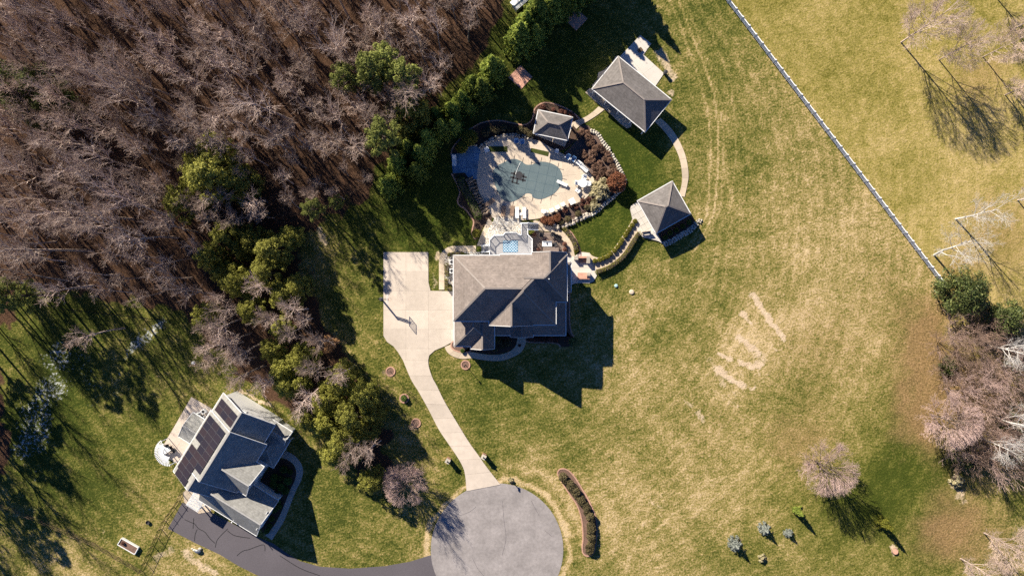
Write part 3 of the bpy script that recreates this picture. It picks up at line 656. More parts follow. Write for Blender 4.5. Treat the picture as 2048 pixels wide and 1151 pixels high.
# main patio east of the deck
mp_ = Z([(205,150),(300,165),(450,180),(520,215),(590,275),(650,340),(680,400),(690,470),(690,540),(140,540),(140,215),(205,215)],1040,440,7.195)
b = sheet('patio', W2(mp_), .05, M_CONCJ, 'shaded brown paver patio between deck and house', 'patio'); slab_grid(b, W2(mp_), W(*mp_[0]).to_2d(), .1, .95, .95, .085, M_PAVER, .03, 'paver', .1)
path_ribbon('path', Z([(190,20),(215,0),(290,30),(380,80),(470,95),(560,125),(620,165),(690,235),(740,310),(768,385),(780,470),(790,520)],1040,440,7.195), Z([(200,80),(230,130),(300,155),(370,160),(450,172),(520,208),(590,268),(650,335),(682,395),(692,450),(694,490),(694,520)],1040,440,7.195), 1.3, 'curved beige walk round the brown paver patio')
ep = Z([(680,520),(780,520),(870,460),(1000,470),(1070,560),(1090,700),(1110,790),(1060,880),(1000,908),(850,905),(770,915),(735,940),(680,940)],1040,440,7.195)
b = sheet('patio', W2(ep), .06, M_CONCJ, 'bright concrete terrace with brick seats east of the house', 'patio'); slab_grid(b, W2(ep), W(*ep[0]).to_2d(), 0, 2.0, 2.0, .095, M_CONCW)

# ------------------------------------------------------------------ buildings
class Frame:
    def __init__(s, o, ang): s.o = Vector(o[:2]); s.u = Vector((math.cos(ang), math.sin(ang))); s.v = Vector((-s.u.y, s.u.x)); s.ang = ang
    def p(s, a, b, z=0): q = s.o+s.u*a+s.v*b; return Vector((q.x, q.y, z))
def bar(mb, a, b, w, h, mi=0):
    """straight bar between two 3D points, width w, height h"""
    a, b = Vector(a), Vector(b); d = (b-a); 
    side = Vector((-d.y, d.x, 0)); side = side.normalized()*w/2 if side.length > 1e-6 else Vector((w/2, 0, 0))
    up = d.cross(side).normalized()*h/2 if d.length > 0 else Vector((0, 0, h/2))
    vs = [p+s_*side+t*up for p in (a, b) for s_, t in ((-1,-1),(1,-1),(1,1),(-1,1))]
    mb.add(vs, [(3,2,1,0),(4,5,6,7),(0,1,5,4),(1,2,6,5),(2,3,7,6),(3,0,4,7)], mi)
def caps(roof, lines, m, w=.26):
    for a, b in lines:
        mb = MB(); bar(mb, Vector(a)+Vector((0,0,.02)), Vector(b)+Vector((0,0,.02)), w, .07); mb.build('ridge_cap', m, roof)
def hip(parent, fr, a0, a1, b0, b1, z, pitch, m, mcap, gut=True, mg=None, fascia=.2, skip=()):
    da, db = a1-a0, b1-b0; hf = min(da, db)/2; zr = z+hf*pitch
    c = [fr.p(a0, b0, z), fr.p(a1, b0, z), fr.p(a1, b1, z), fr.p(a0, b1, z)]; lo = [p-Vector((0,0,fascia)) for p in c]
    if da >= db: r0, r1 = fr.p(a0+hf, (b0+b1)/2, zr), fr.p(a1-hf, (b0+b1)/2, zr); fs = [(0,1,9,8), (1,2,9), (2,3,8,9), (3,0,8)]; hips = [(0,8),(3,8),(1,9),(2,9)]
    else: r0, r1 = fr.p((a0+a1)/2, b0+hf, zr), fr.p((a0+a1)/2, b1-hf, zr); fs = [(0,1,8), (1,2,9,8), (2,3,9), (3,0,8,9)]; hips = [(0,8),(1,8),(2,9),(3,9)]
    V = c+lo+[r0, r1]
    mb = MB(); mb.add(V, fs+[(7,6,5,4), (0,4,5,1), (1,5,6,2), (2,6,7,3), (3,7,4,0)])
    ro = mb.build('roof', m, parent)
    ln = [(V[i], V[j]) for k, (i, j) in enumerate(hips) if k not in skip]
    if (r1-r0).length > .1: ln.append((r0, r1))
    caps(ro, ln, mcap)
    if gut:
        for i in range(4):
            a, b = c[i], c[(i+1) % 4]; d = (b-a).normalized(); out = Vector((d.y, -d.x, 0))
            g = MB(); bar(g, a+out*.07-d*.07+Vector((0,0,-.09)), b+out*.07+d*.07+Vector((0,0,-.09)), .12, .13); g.build('gutter', mg or M_WHITE, parent)
    return ro
def gable(parent, fr, a0, a1, b0, b1, axis, z, pitch, m, mcap, mw, oh=.35, ends=(0, 1), t=.16, trim=M_WHITE):
    if axis == 'a': P = lambda s, w, z_: fr.p(s, w, z_); s0, s1, w0, w1 = a0, a1, b0, b1
    else: P = lambda s, w, z_: fr.p(w, s, z_); s0, s1, w0, w1 = b0, b1, a0, a1
    wm = (w0+w1)/2; hf = (w1-w0)/2; zr = z+hf*pitch
    mb = MB()
    for w in (w0, w1):
        q = [P(s0, w, z), P(s1, w, z), P(s1, wm, zr), P(s0, wm, zr)]
        if (q[1]-q[0]).cross(q[2]-q[1]).z < 0: q = q[::-1]
        mb.poly3(q, t)
    ro = mb.build('roof', m, parent)
    caps(ro, [(P(s0, wm, zr), P(s1, wm, zr))], mcap)
    for w, sg in ((w0, -1), (w1, 1)):
        g = MB(); bar(g, P(s0, w+sg*.05, z-.09), P(s1, w+sg*.05, z-.09), .12, .13); g.build('gutter', trim, parent)
    for e in ends:
        s = s0+oh if e == 0 else s1-oh; s2 = s+(.12 if e == 0 else -.12)
        tri = [P(s, w0+oh, z-.18), P(s, w1-oh, z-.18), P(s, w1-oh, z+oh*pitch-t), P(s, wm, zr-t-.02), P(s, w0+oh, z+oh*pitch-t)]
        tri2 = [P(s2, w0+oh, z-.18), P(s2, w1-oh, z-.18), P(s2, w1-oh, z+oh*pitch-t), P(s2, wm, zr-t-.02), P(s2, w0+oh, z+oh*pitch-t)]
        g = MB(); g.add(tri+tri2, [(0,1,2,3,4), (9,8,7,6,5)]+[(i, 5+i, 5+(i+1) % 5, (i+1) % 5) for i in range(5)]); g.build('gable_wall', mw, parent)
        se = s0 if e == 0 else s1
        for w in (w0, w1):
            g = MB(); sg = -1 if e == 0 else 1; bar(g, P(se+sg*.03, w, z-.06), P(se+sg*.03, wm, zr-.06), .06, .2); g.build('fascia_board', trim, parent)
    return ro
def walls(parent, fr, a0, a1, b0, b1, z1, m, z0=-.1):
    return MB().prism([fr.p(a0,b0).to_2d(), fr.p(a1,b0).to_2d(), fr.p(a1,b1).to_2d(), fr.p(a0,b1).to_2d()], z0, z1).build('wall', m, parent)
def window(parent, p, n, w, h, z, name='window', mp=None):
    """p: point on the wall, n: outward direction"""
    n = Vector(n[:2]).normalized(); rz = math.atan2(n.y, n.x)-math.pi/2; t = Vector((n.y, -n.x))
    c = Vector((p[0], p[1], z)); f = MB(); N = n.to_3d(); T = t.to_3d()
    for s_ in (-1, 1):
        f.box(c+T*s_*(w/2)+N*.03, (.09, .08, h+.09), rz); f.box(c+Vector((0,0,s_*h/2))+N*.03, (w-.09, .08, .09), rz)
    if name == 'window': f.box(c+N*.03, (w-.09, .05, .05), rz)
    o = f.build(name, M_WHITE, parent)
    g = MB().box(c+N*.015, (w-.06, .03, h-.06), rz).build('pane' if name != 'garage_door' else 'door_panel', mp or M_GLASS, o)
    return o
def wrow(parent, a, b, n_out, zs, step=3.0, w=.95, h=1.45):
    a, b = Vector(a[:2]), Vector(b[:2]); L = (b-a).length; n = max(1, int(L/step))
    for i in range(n):
        p = a.lerp(b, (i+.5)/n)
        for z in zs: window(parent, p, n_out, w, h, z)

F0 = Frame((0, 0), 0)
def PR(x0, x1, y0, y1, h):
    """photo-pixel rectangle seen at height h -> a0, a1, b0, b1 in metres"""
    a, b = W(x0, y1, h), W(x1, y0, h); return a.x, b.x, a.y, b.y
OH = .4
# ---- large house
he, pit = 7.65, .88
house = thing('large_house', 'large white-sided house with brown-grey hipped roof and front gables', 'house', W(1020, 580))
A = PR(907.3, 1108, 511, 641.5, he); hip(house, F0, *A, he, pit, M_ROOF, M_CAP, skip=(2, 3)); walls(house, F0, A[0]+OH, A[1]-OH, A[2]+OH, A[3]-OH, he-.2, M_SIDING)
B = PR(1000, 1133.5, 509, 603, he); hip(house, F0, *B, he+.01, pit, M_ROOF, M_CAP, skip=(0, 1)); walls(house, F0, B[0]+OH, B[1]-OH, B[2]+OH, B[3]-OH, he-.21, M_SIDING)
C = PR(1063.5, 1132.6, 504.4, 560, he); gable(house, F0, *C, 'b', he+.02, pit, M_ROOF, M_CAP, M_SIDING, ends=(1,)); walls(house, F0, C[0]+OH+.02, C[1]-OH-.02, C[2]+OH, C[3]-.37, he-.2, M_SIDING)
E = PR(978.5, 1111.3, 513, 648.8, he); hip(house, F0, *E, he+.03, pit, M_ROOF, M_CAP, skip=(3,)); walls(house, F0, E[0]+OH, E[1]-OH, E[2]+OH, E[3]-OH, he-.22, M_SIDING)
D = PR(979.5, 1066, 596, 650, he); gable(house, F0, *D, 'b', he+.05, pit, M_ROOF, M_CAP, M_SIDING, ends=(0,)); walls(house, F0, D[0]+OH+.05, D[1]-OH-.05, D[2]+.42, D[3]-OH, he-.2, M_SIDING)
hg = 4.2
G = PR(909, 988.5, 600, 691.6, hg); hip(house, F0, *G, hg, .9, M_ROOF, M_CAP, skip=(2, 3)); walls(house, F0, G[0]+OH, G[1]-OH, G[2]+OH, G[3]-OH, hg-.2, M_SIDING)
Hh = PR(942, 988.3, 645, 697, hg); gable(house, F0, *Hh, 'b', hg+.03, .95, M_ROOF, M_CAP, M_SIDING, ends=(0,)); walls(house, F0, Hh[0]+OH, Hh[1]-OH-.03, Hh[2]+.42, Hh[3]-OH, hg-.2, M_SIDING)
hp_ = 3.25
Fp = PR(950, 1131, 580, 669.8, hp_); hip(house, F0, *Fp, hp_, .48, M_ROOF, M_CAP, skip=(0, 3, 2)); walls(house, F0, E[0]+OH+.03, Fp[1]-OH-.2, Fp[2]+1.7, Fp[3]-1.5, hp_-.25, M_SIDING)
Pp = PR(1021, 1066, 640, 673.5, hp_); gable(house, F0, *Pp, 'b', hp_+.08, .5, M_ROOF, M_CAP, M_WHITE, ends=(0,))
Qb = PR(1124, 1141.6, 523.5, 583, 3.3); hip(house, F0, *Qb, 3.3, .35, M_ROOF, M_CAP, skip=(0, 3)); walls(house, F0, Qb[0]+.3, Qb[1]-.3, Qb[2]+.3, Qb[3]-.3, 3.12, M_SIDING)
for x, y in ((1024.5, 670), (1036, 670), (1053, 670), (1063.5, 670), (996, 667), (1128, 667), (1096, 667)):
    p = W(x, y, 1.5); MB().box((p.x, p.y, 1.55), (.26, .26, 3.0)).build('porch_column', M_WHITE, house)
# windows and doors
wrow(house, W(912, 511), W(1060, 511)-Vector((0,0,0)), (0, 1), (), 3)
yN = A[3]-OH; wrow(house, (A[0]+1, yN), (C[0], yN), (0, 1), (1.9, 5.6))
yC = C[3]-.37; wrow(house, (C[0]+.6, yC), (C[1]-.6, yC), (0, 1), (1.9, 5.6), 2.3)
xE = B[1]-OH; wrow(house, (xE, B[2]+.8), (xE, Qb[2]-.3), (1, 0), (1.9, 5.6)); wrow(house, (xE, Qb[2]), (xE, B[3]-.6), (1, 0), (5.6,), 2.6)
xE2 = E[1]-OH; wrow(house, (xE2, E[2]+.7), (xE2, B[2]), (1, 0), (5.7,), 2.0)
yS = E[2]+OH; wrow(house, (D[1], yS), (E[1]-.8, yS), (0, -1), (5.9,), 1.9)
wrow(house, (D[0]+1.2, D[2]+.42), (D[1]-1.2, D[2]+.42), (0, -1), (5.9,), 1.9); window(house, ((D[0]+D[1])/2, D[2]+.35), (0, -1), .8, .8, 8.9)
wrow(house, (A[0]+OH, A[2]+1), (A[0]+OH, A[3]-1), (-1, 0), (5.7,), 2.6)
for k in range(3): window(house, (G[0]+OH, G[2]+1.2+k*2.6+.3), (-1, 0), 2.3, 2.2, 1.15, 'garage_door', M_WHITE)
wrow(house, (Hh[0]+.6, Hh[2]+.42), (Hh[1]-.6, Hh[2]+.42), (0, -1), (1.7,), 1.6)
window(house, (W(1044, 664).x, Fp[2]+1.7), (0, -1), 1.1, 2.2, 1.15, 'front_door', M_DOOR)
for x, y, h in ((1098, 557.5, 10.6), (936, 603, 9.6)):
    p = W(x, y, h); MB().lathe((p.x, p.y, h-1.3), [(.06, 0), (.06, 1.25), (.09, 1.26), (.09, 1.3)], 8).build('vent_pipe', M_WHITE if x == 1098 else M_GREYM, house)

# raised deck of the large house
zk = 1.45
dk = thing('raised_deck', 'raised grey deck with white railings behind the large house', 'deck', W(1020, 490))
dz_ = lambda L: [W(*p, zk).to_2d() for p in Z(L, 940, 420, 10.46)]
dpoly = ccw(dz_([(405,985),(405,620),(500,525),(690,525),(740,465),(965,465),(1035,512),(1066,512),(1066,270),(1212,270),(1212,512),(1305,610),(1305,985)]))
MB().prism(dpoly, zk-.22, zk-.03).build('deck_frame', M_WHITE, dk)
n_b = 0
ys = [p.y for p in dpoly]; y = min(ys)
while y < max(ys):          # composite boards, one by one
    for D_ in [clip_half(clip_half(dpoly, Vector((0, y)), Vector((0, 1))), Vector((0, y+.27)), Vector((0, -1)))]:
        D_ = [q for k, q in enumerate(D_) if (q-D_[k-1]).length > .01]
        if len(D_) >= 3 and area2(D_) > .01:
            E_ = [Vector((q.x, min(max(q.y, y+.008), y+.262))) for q in D_]
            MB().prism(E_, zk-.03, zk).build('board', M_COMPO, dk)
    y += .27
def railing(parent, pts, z, hgt=.95, closed=False, post=1.6, pick=.16, m=M_WHITE, zend=None):
    """posts, rails and balusters along a line"""
    for k, (a, b) in enumerate(zip(pts, pts[1:])):
        a, b = Vector(a[:2]), Vector(b[:2]); L = (b-a).length; n = max(1, round(L/post)); d = (b-a)/L; rz = math.atan2(d.y, d.x)
        za, zb = (z, z) if zend is None else (z, zend)
        for i in range(n+1 if k == len(pts)-2 else n):
            q = a.lerp(b, i/n); zz = za+(zb-za)*i/n; MB().box((q.x, q.y, zz+hgt/2), (.12, .12, hgt+.05), rz).build('post', m, parent)
        for f in (.1, .97):
            mb = MB(); bar(mb, (a.x, a.y, za+hgt*f), (b.x, b.y, zb+hgt*f), .1, .08); mb.build('rail', m, parent)
        mb = MB(); nb_ = int(L/pick)
        for i in range(nb_):
            q = a.lerp(b, (i+.5)/nb_); zz = za+(zb-za)*(i+.5)/nb_; mb.box((q.x, q.y, zz+hgt*.53), (.035, .035, hgt*.86), rz)
        tag(mb.build('balusters', m, parent), kind='stuff')
railing(dk, dz_([(412,952),(412,860)]), zk); railing(dk, dz_([(412,755),(412,625),(504,532),(690,532),(742,472),(962,472),(1032,518),(1073,518),(1073,278),(1205,278)]), zk)
railing(dk, dz_([(1205,405),(1205,516),(1298,614),(1298,940)]), zk)
def stairs(parent, p, d, w, z, n, m=M_COMPO, run=.28):
    p, d = Vector(p[:2]), Vector(d).normalized(); rz = math.atan2(d.y, d.x); rise = z/(n+1)
    for i in range(n):
        q = p+d*(run*(i+.5)); zz = z-rise*(i+1); MB().box((q.x, q.y, zz-.03), (run-.02, w, .06), rz).build('step', m, parent)
    s = Vector((-d.y, d.x))
    for sg in (-1, 1):
        a = p+s*sg*(w/2+.04); b = a+d*run*n; mb = MB(); bar(mb, (a.x, a.y, z-.2), (b.x, b.y, .12), .06, .24); mb.build('stringer', M_WHITE, parent)
st = dz_([(1212,340),(410,805)])
stairs(dk, st[0], (1, 0), 1.0, zk, 6); stairs(dk, st[1], (-1, 0), .8, zk, 5)
for q, d, n in ((st[0], 1, 6), (st[1], -1, 5)):
    for sg in (-1, 1): railing(dk, [(q.x, q.y+sg*.55), (q.x+d*.28*n, q.y+sg*.55)], zk, .9, zend=.15)
for p in dpoly[::2]: MB().box((p.x*.995, p.y*.995, (zk-.22)/2), (.18, .18, zk-.22)).build('support_post', M_WHITE, dk)
# lattice rug
rug = thing('lattice_rug', 'blue rug with white lattice pattern on the raised deck', 'rug', W(1021, 492, zk))
ra, rb = W(1006, 504, zk), W(1035.6, 480.7, zk)
MB().prism([(ra.x,ra.y),(rb.x,ra.y),(rb.x,rb.y),(ra.x,rb.y)], zk+.005, zk+.02).build('weave', mat('rug_blue', (.045, .15, .24), .95, .15, 6), rug)
lm = MB(); w_, h_ = rb.x-ra.x, rb.y-ra.y; stp = .46
def seg_clip(x0, y0, dx, dy):
    t0, t1 = -1e9, 1e9
    for p0, d, lo, hi in ((x0, dx, ra.x+.05, rb.x-.05), (y0, dy, ra.y+.05, rb.y-.05)):
        a, b = (lo-p0)/d, (hi-p0)/d; t0, t1 = max(t0, min(a, b)), min(t1, max(a, b))
    return (t0, t1) if t1 > t0+.05 else None
for i in range(-12, 14):
    for sg in (1, -1):
        x0 = ra.x+i*stp; y0 = ra.y if sg > 0 else rb.y; r_ = seg_clip(x0, y0, 1, sg)
        if r_: bar(lm, (x0+r_[0], y0+sg*r_[0], zk+.0215+.002*sg), (x0+r_[1], y0+sg*r_[1], zk+.0215+.002*sg), .05, .006)
lm.build('lattice', mat('rug_white', (.62, .68, .72), .95, .05), rug)

# ---- pool house, pavilions
def corner_building(name, label, cat, cs, eave, rise, m, mcap, open_=False, walls_in=.6, mw=M_SIDING, floor=None):
    P = [W(x, y, eave).to_2d() for x, y in cs]; c = sum(P, Vector((0, 0)))/4
    u = ((P[1]-P[0])+(P[2]-P[3])); v = ((P[3]-P[0])+(P[2]-P[1])); la, lb = u.length/2, v.length/2
    fr = Frame(c, math.atan2(u.y, u.x))
    sgn = 1 if u.x*v.y-u.y*v.x > 0 else -1
    o = thing(name, label, cat, c.to_3d())
    a, b = la/2, lb/2; pitch = rise/min(a, b)
    hip(o, fr, -a, a, -b, b, eave, pitch, m, mcap)
    i = walls_in
    if not open_: walls(o, fr, -a+i, a-i, -b+i, b-i, eave-.2, mw)
    else:
        for x in (-a+i, a-i):
            for y in (-b+i, b-i): q = fr.p(x, y); MB().box((q.x, q.y, eave/2-.1), (.28, .28, eave-.2), fr.ang).build('column', M_WHITE, o)
        for y in (-b+i, b-i):
            g = MB(); bar(g, fr.p(-a+i, y, eave-.32), fr.p(a-i, y, eave-.32), .2, .26); g.build('beam', M_WHITE, o)
        for x in (-a+i, a-i):
            g = MB(); bar(g, fr.p(x, -b+i+.15, eave-.33), fr.p(x, b-i-.15, eave-.33), .2, .25); g.build('beam', M_WHITE, o)
    return o, fr, a, b
ph, pf, pa, pb = corner_building('pool_house', 'pool house with grey hipped roof beside the concrete pad', 'building', [(1184.9,177),(1290.6,263.6),(1342,198.6),(1236.5,113.5)], 3.0, 1.8, M_ROOF2, M_CAP, walls_in=.75)
for k in range(4):
    p = pf.p(-pa+1.8+k*(2*pa-3.6)/3, -pb+.75); window(ph, p, -pf.v, 1.2 if k != 1 else 1.8, 1.2 if k != 1 else 2.1, 1.6 if k != 1 else 1.1, 'window' if k != 1 else 'door')
for k in range(3): window(ph, pf.p(pa-.75, (k-1)*1.5), pf.u, 1.0, 1.3, 1.5)
for k in range(2): window(ph, pf.p(-pa+2.5+k*4, pb-.75), pf.v, 2.6, 2.2, 1.15, 'garage_door', M_WHITE)
for k in range(5): q = pf.p(-pa+.25+k*(2*pa-.5)/4, -pb+.22); MB().box((q.x, q.y, 1.4), (.2, .2, 2.78), pf.ang).build('porch_column', M_WHITE, ph)
g = MB(); bar(g, pf.p(-pa+.2, -pb+.22, 2.66), pf.p(pa-.2, -pb+.22, 2.66), .24, .26); g.build('porch_beam', M_WHITE, ph)
pv, vf, va, vb = corner_building('pool_pavilion', 'small open pavilion with grey hipped roof at the pool edge', 'pavilion', [(1066.8,265.5),(1134.9,279.8),(1144.5,234.7),(1077.3,220.4)], 2.9, 1.25, M_ROOF2, M_CAP, True, .45)
MB().prism([vf.p(-va+.3, -vb+.3).to_2d(), vf.p(va-.1, -vb-.6).to_2d(), vf.p(va+.5, vb-.3).to_2d(), vf.p(-va+.3, vb-.3).to_2d()], -.05, .14).build('floor', M_PATH, pv)
MB().box(vf.p(-va+1.3, -.2, .65), (.9, 2.4, 1.0), vf.ang).build('bar_counter', M_STONE, pv); MB().box(vf.p(-va+1.3, -.2, 1.2), (1.1, 2.6, .07), vf.ang).build('counter_top', M_PAVER, pv)
lp, lf_, la_, lb_ = corner_building('garden_pavilion', 'open square pavilion with grey pyramid roof above the hedged walk', 'pavilion', [(1275.6,402),(1312,465.5),(1381,428),(1344.4,362.5)], 2.95, 1.95, M_ROOF2, M_CAP, True, .5)
# ---- neighbour's house with solar panels
uN = Vector((-.527, -.85)).normalized(); angN = math.atan2(uN.y, uN.x)        # along the ridge towards the lower left
FN = Frame((0, 0), angN)                                                          # v of this frame = towards the lower right (street side)
nh = thing('solar_panel_house', 'grey-roofed white house with black solar panels', 'house', W(520, 890))
def NB(u0, u1, v0, v1): return u0*S, u1*S, v0*S, v1*S
pn = .67
def ngable(u0, u1, v0, v1, axis, z, pitch, ends, inw=.35, wz=True):
    r = NB(u0, u1, v0, v1); gable(nh, FN, *r, axis, z, pitch, M_ROOFN, M_CAPN, M_SIDING, ends=ends)
    if wz: walls(nh, FN, r[0]+inw+.01, r[1]-inw-.01, r[2]+inw, r[3]-inw, z-.17, M_SIDING)
    return r
M1 = ngable(500, 607, -364.5, -240, 'a', 5.5, pn, (0, 1))
M2 = ngable(596, 636, -364.5, -264.5, 'a', 5.48, pn, (1,))
M3 = ngable(460, 508, -362.5, -247, 'a', 5.3, pn, (0,))
L1 = ngable(463, 494, -262, -216, 'b', 3.2, .75, (1,))
r = NB(480, 542, -262, -211); hip(nh, FN, *r, 3.1, .35, M_ROOFN, M_CAPN, skip=(0, 1))
for k in range(3): q = FN.p(r[0]+.4+k*(r[1]-r[0]-.8)/2, r[3]-.3); MB().box((q.x, q.y, 1.45), (.2, .2, 2.9), angN).build('porch_column', M_WHITE, nh)
N1 = ngable(538.5, 603, -290, -222, 'b', 5.45, .95, (1,))
N2 = ngable(589, 669, -300, -168, 'b', 3.5, .9, (1,))
pr = NB(534, 588, -401, -358); gable(nh, FN, *pr, 'b', 2.9, .38, M_ROOFN, M_CAPN, M_WHITE, ends=(0,))
for q in (FN.p(pr[0]+.3, pr[2]+.3), FN.p(pr[1]-.3, pr[2]+.3)): MB().box((q.x, q.y, 1.4), (.18, .18, 2.75), angN).build('porch_column', M_WHITE, nh)
for k in range(2): window(nh, FN.p(N2[1]-.36, N2[2]+2.5+k*3.6), FN.u, 2.7, 2.2, 1.15, 'garage_door', M_WHITE)
wrow(nh, FN.p(M1[0]+.6, M1[2]+.35), FN.p(M1[1]-.6, M1[2]+.35), -FN.v, (1.6, 4.3), 2.4)
wrow(nh, FN.p(N1[0]+1, N1[3]-.35), FN.p(N1[1]-1, N1[3]-.35), FN.v, (1.6, 4.4), 1.5)
wrow(nh, FN.p(N2[0]+1, N2[3]-.35), FN.p(N2[1]-1, N2[3]-.35), FN.v, (1.7, 4.6), 2.0)
window(nh, FN.p(M3[0]+.34, (M3[2]+M3[3])/2-.3), -FN.u, .9, .55, 6.3)
for xx, yy, hh in ((463.5, 1043.5, 4.5),):
    q = W(xx, yy, hh); MB().lathe((q.x, q.y, hh-.9), [(.06, 0), (.06, .95), (.1, .96), (.1, 1.0)], 8).build('vent_pipe', M_WHITE, nh)
# solar panels, each a part of its own
def solar_mat():
    m, nt, b = nodes_of('solar_cells'); p = pos(nt)
    c = mixc(nt, objrand(nt), (.012, .012, .026), (.026, .018, .026)); nt.links.new(c, b.inputs['Base Color']); b.inputs['Roughness'].default_value = .35; b.inputs['Specular IOR Level'].default_value = .45
    return m
M_SOLAR = solar_mat(); M_FRAMEP = mat('panel_frame', (.11, .11, .12), .5, .1, metal=.4)
def panel(parent, r, z, uc, sc, wu, ws):
    """uc: along the ridge, sc: distance up the slope from the eave"""
    cs, sn = math.cos(math.atan(pn)), math.sin(math.atan(pn))
    def pt(du, ds, up): s_ = sc+ds; return FN.p(uc+du, r[2]+s_*cs-up*sn, z+s_*sn+up*cs)
    q = [pt(a, b_, .14) for a, b_ in ((-wu/2, -ws/2), (wu/2, -ws/2), (wu/2, ws/2), (-wu/2, ws/2))]
    if (q[1]-q[0]).cross(q[2]-q[1]).z < 0: q = q[::-1]
    o = MB().poly3(q, .04).build('solar_panel', M_FRAMEP, parent)
    e = [pt(a, b_, .146) for a, b_ in ((-wu/2+.02, -ws/2+.02), (wu/2-.02, -ws/2+.02), (wu/2-.02, ws/2-.02), (-wu/2+.02, ws/2-.02))]
    if (e[1]-e[0]).cross(e[2]-e[1]).z < 0: e = e[::-1]
    MB().add(e, [(0,1,2,3)]).build('cells', M_SOLAR, o)
cs_ = math.cos(math.atan(pn)); slope = (M1[3]-M1[2])/2/cs_; wu, ws = 1.09, 1.76
s0 = (slope-3*ws)/2-.12
for i in range(9):
    for j in range(3):
        if (j == 0 and i in (4,)) : continue
        panel(nh, M1, 5.5, M1[0]+.55+wu/2+i*wu if i < 8 else M1[0]+.55+wu/2+i*wu, s0+ws/2+j*ws, wu-.02, ws-.02) if M1[0]+.55+(i+1)*wu < M1[1]-.25 or j < 2 else None
for j in range(2): panel(nh, M2, 5.48, M1[0]+.55+wu/2+9*wu, s0+ws/2+j*ws+.3, wu-.02, ws-.02)
for i in range(2):
    for j in range(3): panel(nh, M3, 5.3, M3[0]+.75+wu/2+i*wu, s0+ws/2+j*ws+.05, wu-.02, ws-.02)
# white utility shed at the top edge
sh = thing('white_shed', 'white metal shed roof showing above the evergreens at the top edge', 'shed', W(1046, -4))
fs_ = Frame(W(1047, -6, 2.2), math.radians(40)); walls(sh, fs_, -2.0, 2.0, -.6, .6, 1.95, M_WHITE); gable(sh, fs_, -2.2, 2.2, -.75, .75, 'a', 2.0, .25, M_WHITE, M_WHITE, M_WHITE, .15)

# ------------------------------------------------------------------ vegetation
def seg_mesh(name, segs, m, sides=3):
    A = np.array([(*a, *b, r0, r1) for a, b, r0, r1 in segs]); p0, p1 = A[:, :3], A[:, 3:6]; r0, r1 = A[:, 6:7], A[:, 7:8]
    d = p1-p0; d /= np.linalg.norm(d, axis=1, keepdims=True)+1e-9
    ref = np.where(np.abs(d[:, 2:3]) > .9, np.array([[1., 0, 0]]), np.array([[0, 0, 1.]]))
    u = np.cross(d, ref); u /= np.linalg.norm(u, axis=1, keepdims=True)+1e-9; w = np.cross(d, u)
    V = []
    for r, p in ((r0, p0), (r1, p1)):
        for k in range(sides):
            a = 2*math.pi*k/sides; V.append(p+(u*math.cos(a)+w*math.sin(a))*r)
    V = np.stack(V, 1); n = len(A); base = (np.arange(n)*2*sides)[:, None]
    Q = np.concatenate([np.stack([base[:, 0]+k, base[:, 0]+(k+1) % sides, base[:, 0]+sides+(k+1) % sides, base[:, 0]+sides+k], 1) for k in range(sides)])
    return np_mesh(name, V.reshape(-1, 3), Q, m)
def grow(rs, p, d, L, r, lv, out, cfg):
    n = 3 if lv < 2 else 2; pts = [p]; q = p
    for i in range(n):
        d = (d+Vector((rs.gauss(0, 1), rs.gauss(0, 1), rs.gauss(0, 1)))*cfg['wig'][lv]+Vector((0, 0, cfg['up'][lv]))).normalized()
        q2 = q+d*(L/n); f0, f1 = 1-.72*i/n, 1-.72*(i+1)/n
        out[lv].append((q, q2, max(r*f0, cfg['rmin']), max(r*f1, cfg['rmin']*.6))); q = q2; pts.append(q)
    if lv >= len(cfg['n'])-1: return
    k = cfg['n'][lv+1]; ph = rs.uniform(0, 6.28)
    for j in range(k):
        t = cfg['t0'][lv]+(1-cfg['t0'][lv])*(j+rs.random())/k; t = min(t, .99)
        s = t*n; i = min(int(s), n-1); c = pts[i].lerp(pts[i+1], s-i); dd = (pts[i+1]-pts[i]).normalized()
        o = dd.orthogonal().normalized(); o2 = dd.cross(o); az = ph+j*2.4+rs.uniform(-.5, .5); an = cfg['ang'][lv]*rs.uniform(.7, 1.25)
        nd = dd*math.cos(an)+(o*math.cos(az)+o2*math.sin(az))*math.sin(an)
        ll = L*cfg['len'][lv]*rs.uniform(.65, 1.2)*(1.15-cfg['tl']*t)
        grow(rs, c, nd, ll, r*(1-.72*t)*cfg['rr'][lv], lv+1, out, cfg)
def bare_tree(name, seed, H, cfg, mb_, mt, r=None, lean=0, cat='tree', split=2):
    rs = random.Random(seed); out = [[] for _ in cfg['n']]
    t = thing(name, 'bare tree', cat)
    for k in range(cfg['n'][0]):
        a = k*2.4+rs.random(); ln = lean if cfg['n'][0] == 1 else cfg.get('multi', .35)
        d = Vector((math.cos(a)*ln, math.sin(a)*ln, 1)).normalized()
        grow(rs, Vector((math.cos(a)*.1*(cfg['n'][0] > 1), math.sin(a)*.1*(cfg['n'][0] > 1), -.15)), d, H, r or H*.0125, 0, out, cfg)
    if 'clip' in cfg:          # natural round outline: shoots end at the crown's rim
        zc, ra_, rz_ = (H*q for q in cfg['clip'])
        for i in range(1, len(out)): out[i] = [q for q in out[i] if (q[1].x**2+q[1].y**2)/ra_**2+((q[1].z-zc)/rz_)**2 < rs.uniform(.88, 1.08)]
    lo = [s for o in out[:split] for s in o]; hi = [s for o in out[split:] for s in o]
    for nm, sg, m, sd in (('trunk', lo, mb_, 4), ('crown', hi, mt, 3)):
        o = bpy.data.objects.new(nm, seg_mesh(nm, sg, m, sd)); COL.objects.link(o); o.parent = t
    return Proto(t)
